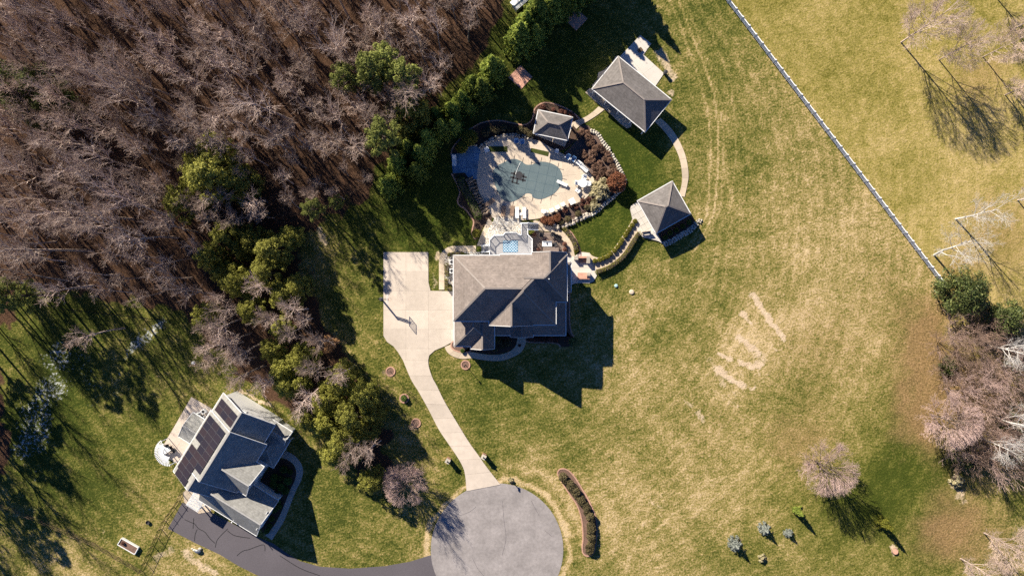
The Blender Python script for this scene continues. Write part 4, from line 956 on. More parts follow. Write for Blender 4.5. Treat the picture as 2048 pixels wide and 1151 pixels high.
CFG_WOOD = dict(n=[1, 11, 7, 5, 3], t0=[.46, .25, .2, .2], ang=[.58, .48, .48, .5], len=[.27, .56, .56, .5], rr=[.85, .75, .62, .6], wig=[.04, .08, .10, .12, .16], up=[.02, .14, .10, .06, .03], tl=.4, rmin=.014)
CFG_TALL = dict(n=[1, 10, 7, 5, 3], t0=[.5, .3, .2, .2], ang=[.52, .48, .48, .5], len=[.25, .58, .56, .5], rr=[.88, .75, .62, .6], wig=[.05, .1, .12, .14, .18], up=[.02, .16, .10, .06, .03], tl=.4, rmin=.014)
CFG_ROUND = dict(n=[1, 34, 11, 7, 5], t0=[.08, .2, .15, .15], ang=[.95, .38, .4, .45], len=[.85, .45, .45, .5], rr=[.5, .5, .5, .7], wig=[.02, .05, .08, .12, .16], up=[.02, .05, .02, .01, .0], tl=.3, rmin=.015, clip=(.54, .60, .58))
CFG_VASE = dict(n=[1, 15, 9, 8, 6], t0=[.16, .25, .2, .2], ang=[.62, .45, .5, .55], len=[.58, .5, .5, .5], rr=[.6, .55, .5, .6], wig=[.05, .08, .12, .16, .2], up=[.02, .07, .04, .03, .02], tl=.35, rmin=.011)
CFG_HAZE = dict(n=[1, 22, 10, 8, 5], t0=[.2, .22, .15, .15], ang=[.72, .4, .45, .5], len=[.58, .45, .45, .5], rr=[.55, .5, .5, .7], wig=[.04, .07, .1, .14, .18], up=[.02, .09, .04, .02, .0], tl=.35, rmin=.014, clip=(.6, .43, .46))
CFG_SYC = dict(n=[1, 9, 7, 6, 4], t0=[.2, .25, .2, .2], ang=[.6, .5, .55, .6], len=[.5, .55, .5, .5], rr=[.6, .55, .5, .6], wig=[.06, .1, .14, .18, .2], up=[.02, .08, .05, .03, .02], tl=.35, rmin=.010)
CFG_SHRUB = dict(n=[9, 6, 5, 3], t0=[.2, .2, .2], ang=[.38, .42, .5], len=[.6, .55, .5], rr=[.65, .65, .7], wig=[.08, .12, .16, .2], up=[.05, .04, .02, .0], tl=.35, rmin=.011, multi=.8)
wood = [bare_tree('bare_woodland_tree', 100+i, h, CFG_WOOD if i % 2 else CFG_TALL, M_BARK, M_TWIG, split=4) for i, h in enumerate((15.5, 14, 17, 13.5, 16.2, 14.6, 15.2, 17.5))]
PN = lambda P: P
def inside(x, y, P):
    c = False
    for i in range(len(P)):
        (ax, ay), (bx, by) = P[i-1], P[i]
        if (ay > y) != (by > y) and x < (bx-ax)*(y-ay)/(by-ay)+ax: c = not c
    return c
def poisson(P, r, seed, tries=9000, avoid=()):
    rs = random.Random(seed); xs = [p[0] for p in P]; ys = [p[1] for p in P]; out = []
    for _ in range(tries):
        x, y = rs.uniform(min(xs), max(xs)), rs.uniform(min(ys), max(ys))
        if not inside(x, y, P): continue
        if any((x-a)**2+(y-b)**2 < r*r for a, b in out): continue
        if any((x-a)**2+(y-b)**2 < q*q for a, b, q in avoid): continue
        out.append((x, y))
    return out
WOODP = [(-90, -150), (985, -150), (975, 10), (935, 95), (880, 165), (830, 235), (775, 285), (752, 340), (722, 392), (650, 432), (560, 440), (480, 440), (430, 470), (412, 560), (335, 592), (235, 582), (140, 572), (40, 592), (-90, 640)]
WOODL = 'tall bare grey tree in the dense brown wood'
def wood_label(x, y):
    if y > 470 and x < 420: z = 'on the lower edge of the wood, throwing its shadow on the lawn'
    elif x > 620 and y > 60: z = 'on the right flank of the wood, facing the dark evergreens'
    elif y < 90: z = 'along the top edge of the photo inside the wood'
    elif x < 170: z = 'along the left edge of the photo inside the wood'
    elif x > 430 and y > 300: z = 'in the lower right corner of the wood above the cedar belt'
    else: z = 'deep in the middle of the dense brown wood'
    return 'bare grey tree '+z, 'bare trees '+z
sp = poisson(WOODP, 38.5, 11, 14000)[:298]
for i, (x, y) in enumerate(sp):
    edge = .62 if x > 840 else min(1, max(.74, 1.3-x/1150)) if x > 420 else (.97 if not (x > 230 and y > 500) else .68)
    near_ = .5 if (x > 640 and y > 330) else .72 if (y > 330 and 400 < x < 660) else 1.0; ks_ = rnd.uniform(.82, 1.12)*edge*near_; wd_ = 1.28 if x > 420 else 1.05      # broader crowns towards the open side
    wood[rnd.randrange(8)].place(W(x, y), rnd.uniform(0, 6.28), (ks_*wd_, ks_*wd_, ks_), *wood_label(x, y), (rnd.uniform(-.05, .05), rnd.uniform(-.05, .05)))
print('WOOD TREES', len(sp))
# saplings and brush under the wood: nobody could count them
ub = []; rs_ = random.Random(91)
for x, y in poisson(WOODP, 21, 92, 5000):
    p = W(x, y); p.z = -.1
    for k in range(rs_.randint(2, 4)):
        o_ = [[], [], []]; h_ = rs_.uniform(1.6, 5.0); d_ = Vector((rs_.gauss(0, .3), rs_.gauss(0, .3), 1)).normalized()
        grow(rs_, p+Vector((rs_.gauss(0, .5), rs_.gauss(0, .5), 0)), d_, h_, .03, 0, o_, dict(n=[1, 6, 4], t0=[.3, .2], ang=[.7, .7], len=[.4, .5], rr=[.6, .6], wig=[.08, .15, .2], up=[.02, .08, .04], tl=.4, rmin=.012)); ub += o_[0]+o_[1]+o_[2]
o_ = bpy.data.objects.new('undergrowth', seg_mesh('undergrowth', ub, M_BRUSH, 3)); COL.objects.link(o_); tag(o_, 'bare saplings and brush covering the floor of the wood', 'undergrowth', kind='stuff')
OUTP = [(-40, 620), (-60, 720), (-50, 830), (-90, 960), (-260, 1000), (-270, 620)]
for i, (x, y) in enumerate(poisson(OUTP, 44, 17)):
    wood[i % 8].place(W(x, y), rnd.uniform(0, 6.28), rnd.uniform(.9, 1.1), 'bare tree beyond the left edge whose shadow crosses the frosty lawn', 'bare trees beyond the left edge')
# bare trees in the belt between the two houses (crown centre in the photo, crown height)
belt = [(470,670),(430,715),(500,740),(425,655),(400,590),(590,620),(515,578),(470,618),(452,690),(480,722),(540,640),(655,690),(640,742),(600,640),(575,660),(430,600),(500,690),(720,880),(630,775),(690,740),(745,900),(450,640),(545,770)]
for x, y in belt:
    wood[rnd.randrange(8)].place(W(x, y, 7).to_2d().to_3d(), rnd.uniform(0, 6.28), rnd.uniform(.62, .85), 'short bare tree among the cedars in the '+('upper' if y < 650 else 'lower')+' half of the belt between the houses', ('upper' if y < 650 else 'lower')+' bare trees of the belt')

def cards(seed, C, R, n, size, asp=.5, up=.35, shell=.55, droop=0):
    """leaf cards round clump centres C (k,3) with radii R (k,) or (k,3)"""
    r = np.random.RandomState(seed); C = np.asarray(C, float); R = np.asarray(R, float)
    if R.ndim == 1: R = np.repeat(R[:, None], 3, 1)
    w = (R.prod(1))**(2/3); idx = r.choice(len(C), n, p=w/w.sum())
    d = r.normal(size=(n, 3)); d /= np.linalg.norm(d, axis=1, keepdims=True)
    rad = (shell+(1-shell)*r.rand(n)**.7)[:, None]
    P = C[idx]+d*R[idx]*rad
    nrm = d+r.normal(size=(n, 3))*.6; nrm[:, 2] += up; nrm /= np.linalg.norm(nrm, axis=1, keepdims=True)+1e-9
    t = np.cross(nrm, r.normal(size=(n, 3))); t[:, 2] -= droop; t /= np.linalg.norm(t, axis=1, keepdims=True)+1e-9
    b = np.cross(nrm, t); sz = (size*(.6+.8*r.rand(n)))[:, None]
    a, bb = t*sz/2, b*sz*asp/2
    V = np.stack([P-a, P-bb*1.0, P+a, P+bb*1.0], 1).reshape(-1, 3)
    Q = np.arange(n*4).reshape(n, 4); return V, Q
def obj_of(me, nm, parent):
    o = bpy.data.objects.new(nm, me); COL.objects.link(o); o.parent = parent; return o
def trunk_of(t, H, r, m=M_BARKD, lean=(0, 0)):
    mb = MB(); mb.tube([(0, 0, -.15), (lean[0]*.3, lean[1]*.3, H*.4), (lean[0], lean[1], H)], [r, r*.75, r*.2], 7); return mb.build('trunk', m, t, True, local=True)
def conifer(name, seed, H, R, m, n=6500, size=.42, base=.03, pw=.75, cat='tree', nb=150, lump=.34):
    rs = random.Random(seed); t = thing(name, 'evergreen', cat); trunk_of(t, H*.93, H*.017)
    C = []; Rd = []
    for i in range(nb):
        f = base+(1-base)*(i+rs.random())/nb; rad = R*(1-f)**pw*rs.uniform(.62, 1.08); a = i*2.399+rs.uniform(-.3, .3)
        for s in ((.45, .8, 1.0) if rad > .9 else (.6,)):
            C.append((math.cos(a)*rad*s, math.sin(a)*rad*s, f*H+.1*rad*s-(.22*rad*s*s if pw < .9 else 0))); q = lump*(1.25-.5*s)*(.6+.4*min(1, rad)); Rd.append((q*1.15, q*1.15, q*.75))
    C.append((0, 0, H)); Rd.append((.16, .16, .45))
    V, Q = cards(seed, C, Rd, n, size, .42, .5, .3); obj_of(np_mesh('crown', V, Q, m), 'crown', t); return Proto(t)
def clumpy(name, seed, H, R, m, n=5200, size=.4, k=42, hb=.25, cat='tree', flat=.8, trunk=True, mt=M_BARKD, rclump=.3):
    """broad crown of many leaf clumps with gaps, limbs running into it"""
    rs = random.Random(seed); t = thing(name, 'evergreen', cat); C = []; Rd = []
    for i in range(k):
        f = (i+.5)/k; z = H*(hb+(1-hb)*f); prof = math.sin(math.pi*min(.97, .18+.8*f))**.7
        a = i*2.399+rs.uniform(-.4, .4); rad = R*prof*math.sqrt(rs.uniform(.12, 1)); q = R*rclump*rs.uniform(.7, 1.3)
        C.append((math.cos(a)*rad, math.sin(a)*rad, z-q*.4)); Rd.append((q, q, q*flat))
    V, Q = cards(seed, C, Rd, n, size, .45, .5, .35); obj_of(np_mesh('crown', V, Q, m), 'crown', t)
    if trunk:
        mb = MB(); mb.tube([(0, 0, -.15), (.05, .03, H*.45), (0, .05, H*.9)], [H*.018, H*.013, H*.004], 6)
        for c in C[::4]: mb.tube([(0, 0, max(.3, c[2]-R*.5)), ((c[0])*.6, c[1]*.6, c[2]-.2), c], [H*.006, H*.004, .01], 4)
        mb.build('trunk', mt, t, True, local=True)
    return Proto(t)
cedars = [clumpy('cedar_tree', 300+i, h, r, L_CEDAR, 7500, .27, 90, .10, rclump=.19) for i, (h, r) in enumerate(((8.2, 2.5), (7.4, 2.8), (9.0, 2.4), (6.8, 2.5)))]
pines = [clumpy('pine_tree', 340+i, h, r, L_PINE, 6000, .28, 60, .5, flat=.6, rclump=.2) for i, (h, r) in enumerate(((14.5, 2.7), (13.5, 2.4)))]
darkc = [conifer('dark_evergreen', 360+i, h, r, L_DARKCON, 15000, .36, pw=.72, nb=190, lump=.38) for i, (h, r) in enumerate(((8.6, 2.5), (9.2, 2.6), (7.8, 2.4)))]
mags = [clumpy('holly_tree', 380+i, h, r, L_MAG, 9000, .34, 60, .05, rclump=.28) for i, (h, r) in enumerate(((7.0, 3.9), (6.0, 3.3)))]
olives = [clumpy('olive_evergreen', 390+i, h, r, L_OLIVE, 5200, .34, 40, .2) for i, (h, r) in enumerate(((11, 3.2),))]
def pl(pr, x, y, h, sc, label, group=None, rz=None):
    p = W(x, y, h); return pr.place((p.x, p.y, 0), rnd.uniform(0, 6.28) if rz is None else rz, sc, label, group)
G_BELT = 'cedars of the belt between the houses'
for i, (x, y, s) in enumerate([(452,468,1.15),(500,478,1.1),(542,498,1.3),(575,470,1.0),(420,512,1.0),(470,562,1.15),(532,545,1.15),(562,592,1.15),(592,572,1.0),(405,632,1.0),(500,622,1.15),(560,742,1.15),(540,700,1.0),(600,720,1.05),(575,772,1.0),(680,762,1.2),(722,792,1.2),(650,800,1.1),(702,832,1.25),(640,852,1.2),(684,880,1.2),(722,862,1.05),(615,835,1.0),(660,912,.95),(560,655,.9),(445,545,.9),(705,905,.9),(480,500,.9),(600,765,.9),(745,830,.9)]):
    pl(cedars[i % 4], x, y, 5*s, s*rnd.uniform(.85, 1.02), 'yellow-green cedar in the '+('upper' if y < 640 else 'lower')+' half of the belt between the two houses', ('upper ' if y < 640 else 'lower ')+G_BELT)
pl(cedars[1], 740, 962, 4, .85, 'lone yellow-green cedar at the lower end of the belt')
for i, (x, y, s) in enumerate([(350,395,.9),(390,340,1.0),(420,352,1.1),(452,356,.9),(410,292,.85),(810,210,.95)]):
    pl(cedars[i % 4], x, y, 10, s*1.55, 'yellow-green cedar standing inside the brown wood', 'cedars inside the wood')
for i, (x, y, s) in enumerate([(620,415,.7),(668,402,.5),(685,150,.9),(735,128,1.15),(765,115,1.0),(800,142,1.1),(760,268,1.1),(740,150,.9)]):
    pl(pines[i % 2], x, y, 12*s, s, 'tall green pine rising out of the brown wood', 'pines inside the wood')
for i, (x, y) in enumerate(((-70, 650), (-40, 760), (-110, 720), (-120, 830), (-60, 890), (60, 600), (120, 590))):
    pines[i % 2].place(W(x, y), i*1.1, 1.05, 'tall pine at the lower left edge of the wood shading the lawn', 'pines at the lower left edge')
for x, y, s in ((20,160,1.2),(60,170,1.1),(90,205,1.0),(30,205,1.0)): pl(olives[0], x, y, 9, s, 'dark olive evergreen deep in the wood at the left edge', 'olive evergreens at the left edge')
for i, (x, y, s) in enumerate([(772,365,1.0),(792,322,.95),(838,300,1.05),(852,272,1.0),(882,250,1.05),(868,222,.95),(902,212,1.0),(922,192,1.0),(945,162,1.0),(985,132,1.15),(962,172,1.0),(830,335,.9),(905,245,.9),(815,290,.9),(935,205,.8)]):
    pl(darkc[i % 3], x, y, 5, s*(.8 if x > 860 and y > 185 else .95), 'dark evergreen in the row screening the pool from the wood', 'evergreen row behind the pool')
for i, (x, y, s) in enumerate([(1040,72,1.0),(1052,42,.95),(1075,22,1.1),(1102,8,1.0),(1070,60,.8),(1125,-8,1.0),(1150,-28,1.05),(1178,-50,1.0),(1205,-75,1.05),(1228,-95,1.0),(1090,-25,1.0)]):
    pl(darkc[(i+1) % 3], x, y, 5, s*1.15, 'dark evergreen in the clump behind the shaded brick pad', 'evergreen clump at the top edge')
pl(mags[0], 1938, 582, 4, 1.0, 'large glossy evergreen at the end of the white fence', rz=.4); pl(mags[1], 2020, 638, 4, .95, 'smaller glossy evergreen at the right edge', rz=2.0)
# solitary trees on the right
rt = bare_tree('round_bare_tree', 501, 7.6, CFG_ROUND, M_BARKD, M_TWIGP, .13)
for x, y, h, s, lb in ((1655, 935, 4.5, 1.08, 'round pinkish bare tree standing alone on the lawn'), (1893, 838, 4, 1.1, 'broad pinkish bare tree at the left edge of the thicket'),
                       (812, 968, 3.5, .85, 'pinkish bare tree beside the turning circle'), (788, 955, 3, .5, 'small pale bare shrub tree left of the one beside the turning circle')):
    pl(rt, x, y, h, s, lb)
vt = bare_tree('tall_bare_tree', 511, 12.4, CFG_HAZE, M_BARK, M_TWIGT, .13)
for x, y, s, lb in ((1802, 85, 1.08, 'tall pale bare tree in the pasture, leftmost of three'), (1878, 120, .85, 'slim forked bare tree in the pasture, middle of three'), (1966, 114, .8, 'short pale bare tree in the pasture, rightmost of three'),
                    (2028, 58, .9, 'bare tree at the right edge above the pasture trees'), (2010, 190, 1.0, 'wide bare tree at the right edge below the pasture trees'), (1975, -25, .9, 'bare tree beyond the top edge casting shade on the pasture'), (2035, 400, .9, 'bare tree on the leaf-strewn ground at the right edge')):
    vt.place(W(x, y), rnd.uniform(0, 6.28), s, lb)
sy = bare_tree('sycamore_tree', 521, 12.0, CFG_SYC, M_BARKW, M_BARKW, .2, .1, split=2)
sy.place(W(1868, 510), 2.2, .9, 'white-barked leaning tree at the lower end of the white fence', tilt=(.0, .12)); sy.place(W(1911, 438), .6, .8, 'white-barked tree on the leaf litter above the fence end')
for x, y, s, lb in ((1985, 830, .85, 'white-limbed tree low in the thicket at the right edge'), (1975, 690, .75, 'white-limbed tree high in the thicket at the right edge'), (1962, 875, .7, 'white-limbed tree at the foot of the thicket')):
    p = W(x, y); sy.place(p, rnd.uniform(0, 6), s, lb)
sh_ = [bare_tree('thicket_shrub', 530+i, 3.6, CFG_SHRUB, M_BARKD, M_TWIG if i else M_TWIGP, .04, split=1, cat='shrub') for i in range(3)]
TH = [(1880,650),(1960,640),(2060,690),(2080,900),(2010,930),(1940,940),(1900,900),(1925,870),(1930,800),(1880,760),(1890,700)]
for i, (x, y) in enumerate(poisson(TH, 33, 5)):
    sh_[i % 3].place(W(x, y, 1.5).to_2d().to_3d(), rnd.uniform(0, 6.28), rnd.uniform(.8, 1.35), 'tangled brown shrub in the '+('upper' if y < 780 else 'lower')+' half of the thicket at the right edge', ('upper' if y < 780 else 'lower')+' thicket shrubs')
for x, y, s, lb in ((1993, 1078, 1.45, 'wide grey bare tree in the lower right corner'), (1945, 1130, 1.3, 'pale spreading bare tree at the bottom edge on the right')):
    p = W(x, y, 3); vt.place((p.x, p.y, 0), 1.0, s*.6, lb)
lone = wood[2].place(W(250, 655), .5, .8, 'lone bare tree in front of the wood on the frosty lawn'); 
for x, y, r_, lb in ((1920, 905, 1.3, 'low tan brush at the foot of the thicket'), (1915, 965, 1.0, 'pale dry grass clump below the thicket')):
    pass
# dry-leafed oak in the belt
ok = clumpy('dry_leaved_oak', 560, 6.5, 1.7, L_TANLEAF, 1700, .3, 20, .4); pl(ok, 656, 688, 5, .8, 'small oak holding dry tan leaves in the belt')
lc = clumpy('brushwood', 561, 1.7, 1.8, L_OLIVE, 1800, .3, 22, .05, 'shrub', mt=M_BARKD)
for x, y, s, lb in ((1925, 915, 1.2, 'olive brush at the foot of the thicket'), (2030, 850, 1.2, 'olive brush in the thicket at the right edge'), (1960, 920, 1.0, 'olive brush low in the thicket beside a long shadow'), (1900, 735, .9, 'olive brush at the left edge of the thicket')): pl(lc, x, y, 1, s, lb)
# small conifers bottom right
bs = conifer('blue_spruce', 571, 2.3, 1.5, L_BLUE, 3200, .2, .02, .7, nb=80, lump=.28)
for x, y, s, lb in ((1471,1089,1.0,'largest blue spruce, lowest on the right-hand lawn'),(1531,1059,.85,'middle-sized blue spruce on the right-hand lawn'),(1580,1068,.62,'smallest pale spruce on the right-hand lawn')): pl(bs, x, y, 1, s, lb)
gs = conifer('young_conifer', 572, 3.2, 1.1, L_DARKCON, 2800, .22, .02, .75, nb=80, lump=.26); pl(gs, 1595, 1022, 1, .95, 'young dark green conifer on the right-hand lawn')
ys_ = conifer('young_conifer', 573, 3.8, 1.25, L_YEL, 2800, .24, .02, .75, nb=80, lump=.28); pl(ys_, 1767, 1047, 1, 1.0, 'young yellow-green conifer at the end of the long tree shadow')
gp = clumpy('grass_plume', 574, .9, .8, L_PALE, 900, .3, 12, .05, 'shrub', trunk=False); pl(gp, 1525, 1116, .4, .85, 'tan ornamental grass at the bottom of the lawn'); pl(gp, 1912, 962, .3, 1.4, 'pale dry grass clump below the thicket')
pl(gp, 1022, 960, .4, .6, 'pale grass tuft around the mailbox')
# ---- shrubs
def ball(name, seed, r, m, n=1400, size=.13, flat=.8, stem=True):
    t = thing(name, 'shrub', 'shrub'); rs = random.Random(seed); C = [(0, 0, r*flat)]; Rd = [(r*.86, r*.86, r*flat*.9)]
    for i in range(14):
        a = i*2.4; e = rs.uniform(-.2, .9); C.append((math.cos(a)*r*.62*math.cos(e), math.sin(a)*r*.62*math.cos(e), r*flat+math.sin(e)*r*flat*.6)); Rd.append((r*.38,)*3)
    V, Q = cards(seed, C, Rd, n, size, .6, .3, .7); obj_of(np_mesh('foliage', V, Q, m), 'foliage', t)
    mb = MB()
    for i in range(5): a = i*1.256; mb.tube([(0, 0, -.05), (math.cos(a)*r*.4, math.sin(a)*r*.4, r*flat*1.2)], [.03, .012], 4)
    mb.build('stems', M_BARKD, t, local=True); return Proto(t)
bx = ball('boxwood_shrub', 601, .62, L_BOX, 1700, .12); hd = ball('hedge_shrub', 602, .46, L_HEDGE, 1300, .11, .95); br = ball('brown_shrub', 603, .95, L_BROWN, 2000, .2, .7); ru = ball('rust_shrub', 604, 1.6, L_RUST, 4200, .2, .75)
sm = ball('small_shrub', 605, .4, L_RED, 700, .12); ay = ball('azalea_shrub', 606, .75, L_MULTI, 1600, .16, .75); ps = clumpy('pampas_grass', 607, 1.6, 1.7, L_PALE, 3200, .36, 40, .05, 'shrub', trunk=False)
oliveb = ball('round_evergreen', 608, 1.0, L_HEDGE, 2600, .15, .85)
pp = lambda pr, x, y, s, lb, g=None, z=0: pr.place(W(x, y, z+.3).to_2d().to_3d()+Vector((0, 0, z)), rnd.uniform(0, 6.28), s, lb, g)
for x, y in Z([(190,905),(250,890),(300,870),(350,850),(390,815),(440,775),(480,730),(512,682),(535,638),(578,585),(602,545),(630,500),(665,450),(702,400)],1160,380,6.396): pp(hd, x, y, 1.0, 'clipped shrub in the row along the stepped walk', 'shrub row on the stepped walk')
hl = [W(*q).to_2d() for q in spline(Z([(215,1050),(290,1022),(370,990),(440,945),(500,900),(555,845),(605,785),(650,715),(690,640),(730,575),(755,560)],1160,380,6.396), 4, False)]
def hedge(name, label, pts, w, h, m, seed, n_per=260, size=.15, z0=0):
    """clipped hedge: leaves round a solid dark core that blocks light"""
    P = [Vector(p[:2]) for p in pts]; t = thing(name, label, 'hedge', P[0].to_3d()); L = plen(P); R = resample(P, max(3, int(L/.4)))
    C = [(p.x-P[0].x, p.y-P[0].y, z0+h*.5) for p in R]; Rd = [(w*.55, w*.55, h*.52)]*len(C)
    V, Q = cards(seed, C, Rd, int(n_per*L), size, .6, .3, .75); obj_of(np_mesh('foliage', V, Q, m), 'foliage', t)
    lft, rgt = ribbon(R, w*.7); mb = MB(); mb.prism(lft+rgt[::-1], z0-.05, z0+h*.8); mb.build('light_block_core', M_BARKD, t); return t  # solid dark core added inside the leaves to block light
hedge('hedge', 'long curved clipped hedge on the lower side of the stepped walk', hl, .75, 1.0, L_HEDGE, 611)
z5 = lambda L: [W(*q).to_2d() for q in Z(L, 1040, 440, 7.195)]
hedge('hedge', 'low clipped hedge curving round the patio walk', z5([(640,130),(690,185),(740,250),(780,320),(800,390),(805,430)]), .85, .8, L_HEDGE, 612)
tag(kerb_strip('brick_edging', z5([(620,100),(680,120),(750,190),(810,290),(850,390),(870,450)]), .2, .1, M_EDGE), 'pink brick edging round the clipped hedge by the patio walk', 'edging')
z6 = lambda L: [W(*q, .5).to_2d() for q in Z(L, 860, 480, 9.59)]
hedge('hedge', 'clipped hedge block at the north-west corner of the house', z6([(375,275),(500,268),(600,262)]), .75, 1.1, L_HEDGE, 613, 420, .12)
hedge('hedge', 'clipped hedge block midway along the west wall', z6([(320,480),(320,590),(322,670)]), .75, 1.1, L_HEDGE, 614, 420, .12)
hedge('hedge', 'L-shaped clipped hedge beside the garage apron', z6([(312,765),(312,900),(340,930),(440,930)]), .62, 1.1, L_HEDGE, 615, 420, .12)
z7 = lambda L: [W(*q, .5).to_2d() for q in Z(L, 880, 340, 8.22)]
hedge('hedge', 'bushy green hedge between the brick edge and the pool wall', z7([(330,140),(370,260),(440,380),(500,480),(560,600),(630,750)]), 1.4, 1.3, L_BOX, 616, 420, .17)
pp(oliveb, *Z([(590,1045)],880,340,8.22)[0], .85, 'round green shrub at the foot of the pool path')
for x, y, s, lb in ((940,277,1.5,'large rounded evergreen beside the blue patio'),(925,296,1.15,'rounded evergreen at the corner of the blue patio')): pp(oliveb, x, y, s, lb)
pp(gp, 942, 267, .8, 'yellowish plant tip behind the blue patio evergreens')
B1 = Z([(430,60),(470,30),(540,40),(585,110),(545,95),(560,180),(600,170),(640,240),(690,230),(740,270),(620,300),(500,330),(540,400),(590,390),(480,290),(640,470),(690,500),(720,560),(640,560),(700,430),(770,370),(830,390),(860,470),(880,520),(800,310),(690,610),(760,500),(820,560)],1090,260,6.394)
for x, y in B1: pp(br, x, y, rnd.uniform(.5, .8), 'dormant brown shrub in the bed east of the pool', 'brown shrubs east of the pool')
pp(ru, *Z([(905,680)],1090,260,6.394)[0], 1.15, 'big rust-red shrub at the corner of the pool bed')
pp(ps, *Z([(700,750)],1090,260,6.394)[0], 1.05, 'large pale pampas grass at the edge of the pool deck'); pp(ps, *Z([(620,980)],1090,260,6.394)[0], .6, 'small pale grass clump below the pampas grass')
for x, y in Z([(480,900),(560,890),(340,950),(400,990),(470,960),(200,1060),(130,1100),(260,1020),(540,960)],1090,260,6.394): pp(sm, x, y, rnd.uniform(.8, 1.4), 'small dark red shrub along the south edge of the pool deck', 'red shrubs south of the pool deck')
for x, y in Z([(800,1000),(850,1005),(900,985)],880,180,3.8375): pp(ru, x, y, .5, 'low rust shrub at the foot of the pool steps', 'rust shrubs at the pool steps')
for x, y in z1([(790,135),(870,150),(960,170),(1010,190),(930,165)]): pp(sm, x, y, rnd.uniform(.9, 1.5), 'small shrub in the bed behind the pool pavilion', 'shrubs behind the pool pavilion')
for x, y in z1([(380,300),(430,310),(490,290),(550,300),(610,310),(660,320),(350,330),(690,340)]): pp(ay, x, y, rnd.uniform(.8, 1.1), 'dark shrub in the shaded bed north of the pool', 'shrubs north of the pool')
for x, y in Z([(800,330),(845,460),(770,530),(685,500),(690,420),(820,570)],430,880,5.753): pp(bx, x, y, 1.2, 'round clipped shrub in front of the solar-panel house', 'round shrubs before the solar-panel house')
for x, y in Z([(870,360),(760,430),(700,610),(730,700),(690,800),(660,900),(630,980),(600,1040),(740,760)],430,880,5.753): pp(bx, x, y, .85, 'smaller low shrub along the bed of the solar-panel house', 'low shrubs before the solar-panel house')
for x, y in ((965,685),(975,692),(990,697),(1005,692),(1015,685),(980,683),(1000,684)): pp(ay, x, y, rnd.uniform(.7, 1.0), 'dark shrub in the bed inside the front walk', 'shrubs inside the front walk')
for x, y in ((1062,677),(1072,678),(1082,678),(1092,679),(1102,678),(1112,680)): pp(sm, x, y, 1.3, 'low shrub below the front porch', 'shrubs below the front porch')
pp(ball('variegated_shrub', 609, .95, L_MAG, 1500, .2, 1.2), 1147, 682, .95, 'pale-leaved shrub at the south-east corner of the house')
pp(bx, 925, 701, .7, 'little shrub at the garage corner in the round bed')
ir = W2(spline(Z([(150,170),(210,250),(280,330),(330,420),(390,500),(430,590),(450,690),(455,800),(450,900),(430,985)],1100,920,5.479), 3, False))
for i, p in enumerate(resample(ir, 22)): ay.place((p.x+rnd.uniform(-.25, .25), p.y+rnd.uniform(-.2, .2), 0), rnd.uniform(0, 6.28), rnd.uniform(.85, 1.2), 'evergreen shrub in the curved bed beside the turning circle', 'shrubs in the curved bed')
for x, y in z1([(1180,860),(1130,900),(1060,950),(980,990),(930,1010)]): pp(ay, x, y, .8, 'straggly shrub on the stone edge south of the pool', 'shrubs on the pool stone edge')
for x, y in ((1340,466),(1352,460),(1365,452),(1378,444),(1330,474)): pp(bx, x, y, .8, 'shrub in the shade of the lower pavilion', 'shrubs beside the lower pavilion')
# young street trees in rings
yt = bare_tree('young_tree', 541, 3.6, dict(CFG_VASE, n=[1, 9, 6, 5], t0=[.45, .2, .2], ang=[.6, .6, .6], len=[.4, .5, .5], rr=[.5, .5, .6], wig=[.03, .08, .12, .16], up=[0, .1, .05, .03], rmin=.008), M_BARKD, M_TWIG, .05)
yt.place(W(781, 742)+Vector((0, 0, .05)), .3, 1.0, 'young bare tree in the ring highest up the driveway'); yt.place(W(832, 845)+Vector((0, 0, .05)), 1.3, .85, 'thin young bare tree in the lowest driveway ring')
pp(bx, 808.5, 796, .95, 'small shrub in the middle ring left of the driveway')

# ------------------------------------------------------------------ fences
wf = thing('white_rail_fence', 'long white three-rail fence crossing the field', 'fence', W(1666, 285))
fa, fb = W(1462-13.1*3.5, 15.6-17.3*3.5), W(1882, 568); fl_ = (fb-fa).length; nb_ = round(fl_/(21.65*S)); fd = (fb-fa)/nb_; frz = math.atan2(fd.y, fd.x)
post_me = MB().box((0, 0, .68), (.15, .15, 1.5)).box((0, 0, 1.46), (.2, .2, .07)).build('post', M_WHITE, wf, local=True); rail_me = MB().box((0, 0, 0), (fd.length-.1, .14, .2)).build('rail', M_WHITE, wf, local=True)
off = wf.location
for i in range(nb_+1):
    o = post_me if i == 0 else post_me.copy()
    if i: COL.objects.link(o)
    o.location = fa+fd*i-off; o.rotation_euler = (0, 0, frz)
k = 0
for i in range(nb_):
    for z in (.42, .82, 1.22):
        o = rail_me if k == 0 else rail_me.copy()
        if k: COL.objects.link(o)
        k += 1; o.location = fa+fd*(i+.5)-off+Vector((0, 0, z)); o.rotation_euler = (0, 0, frz)
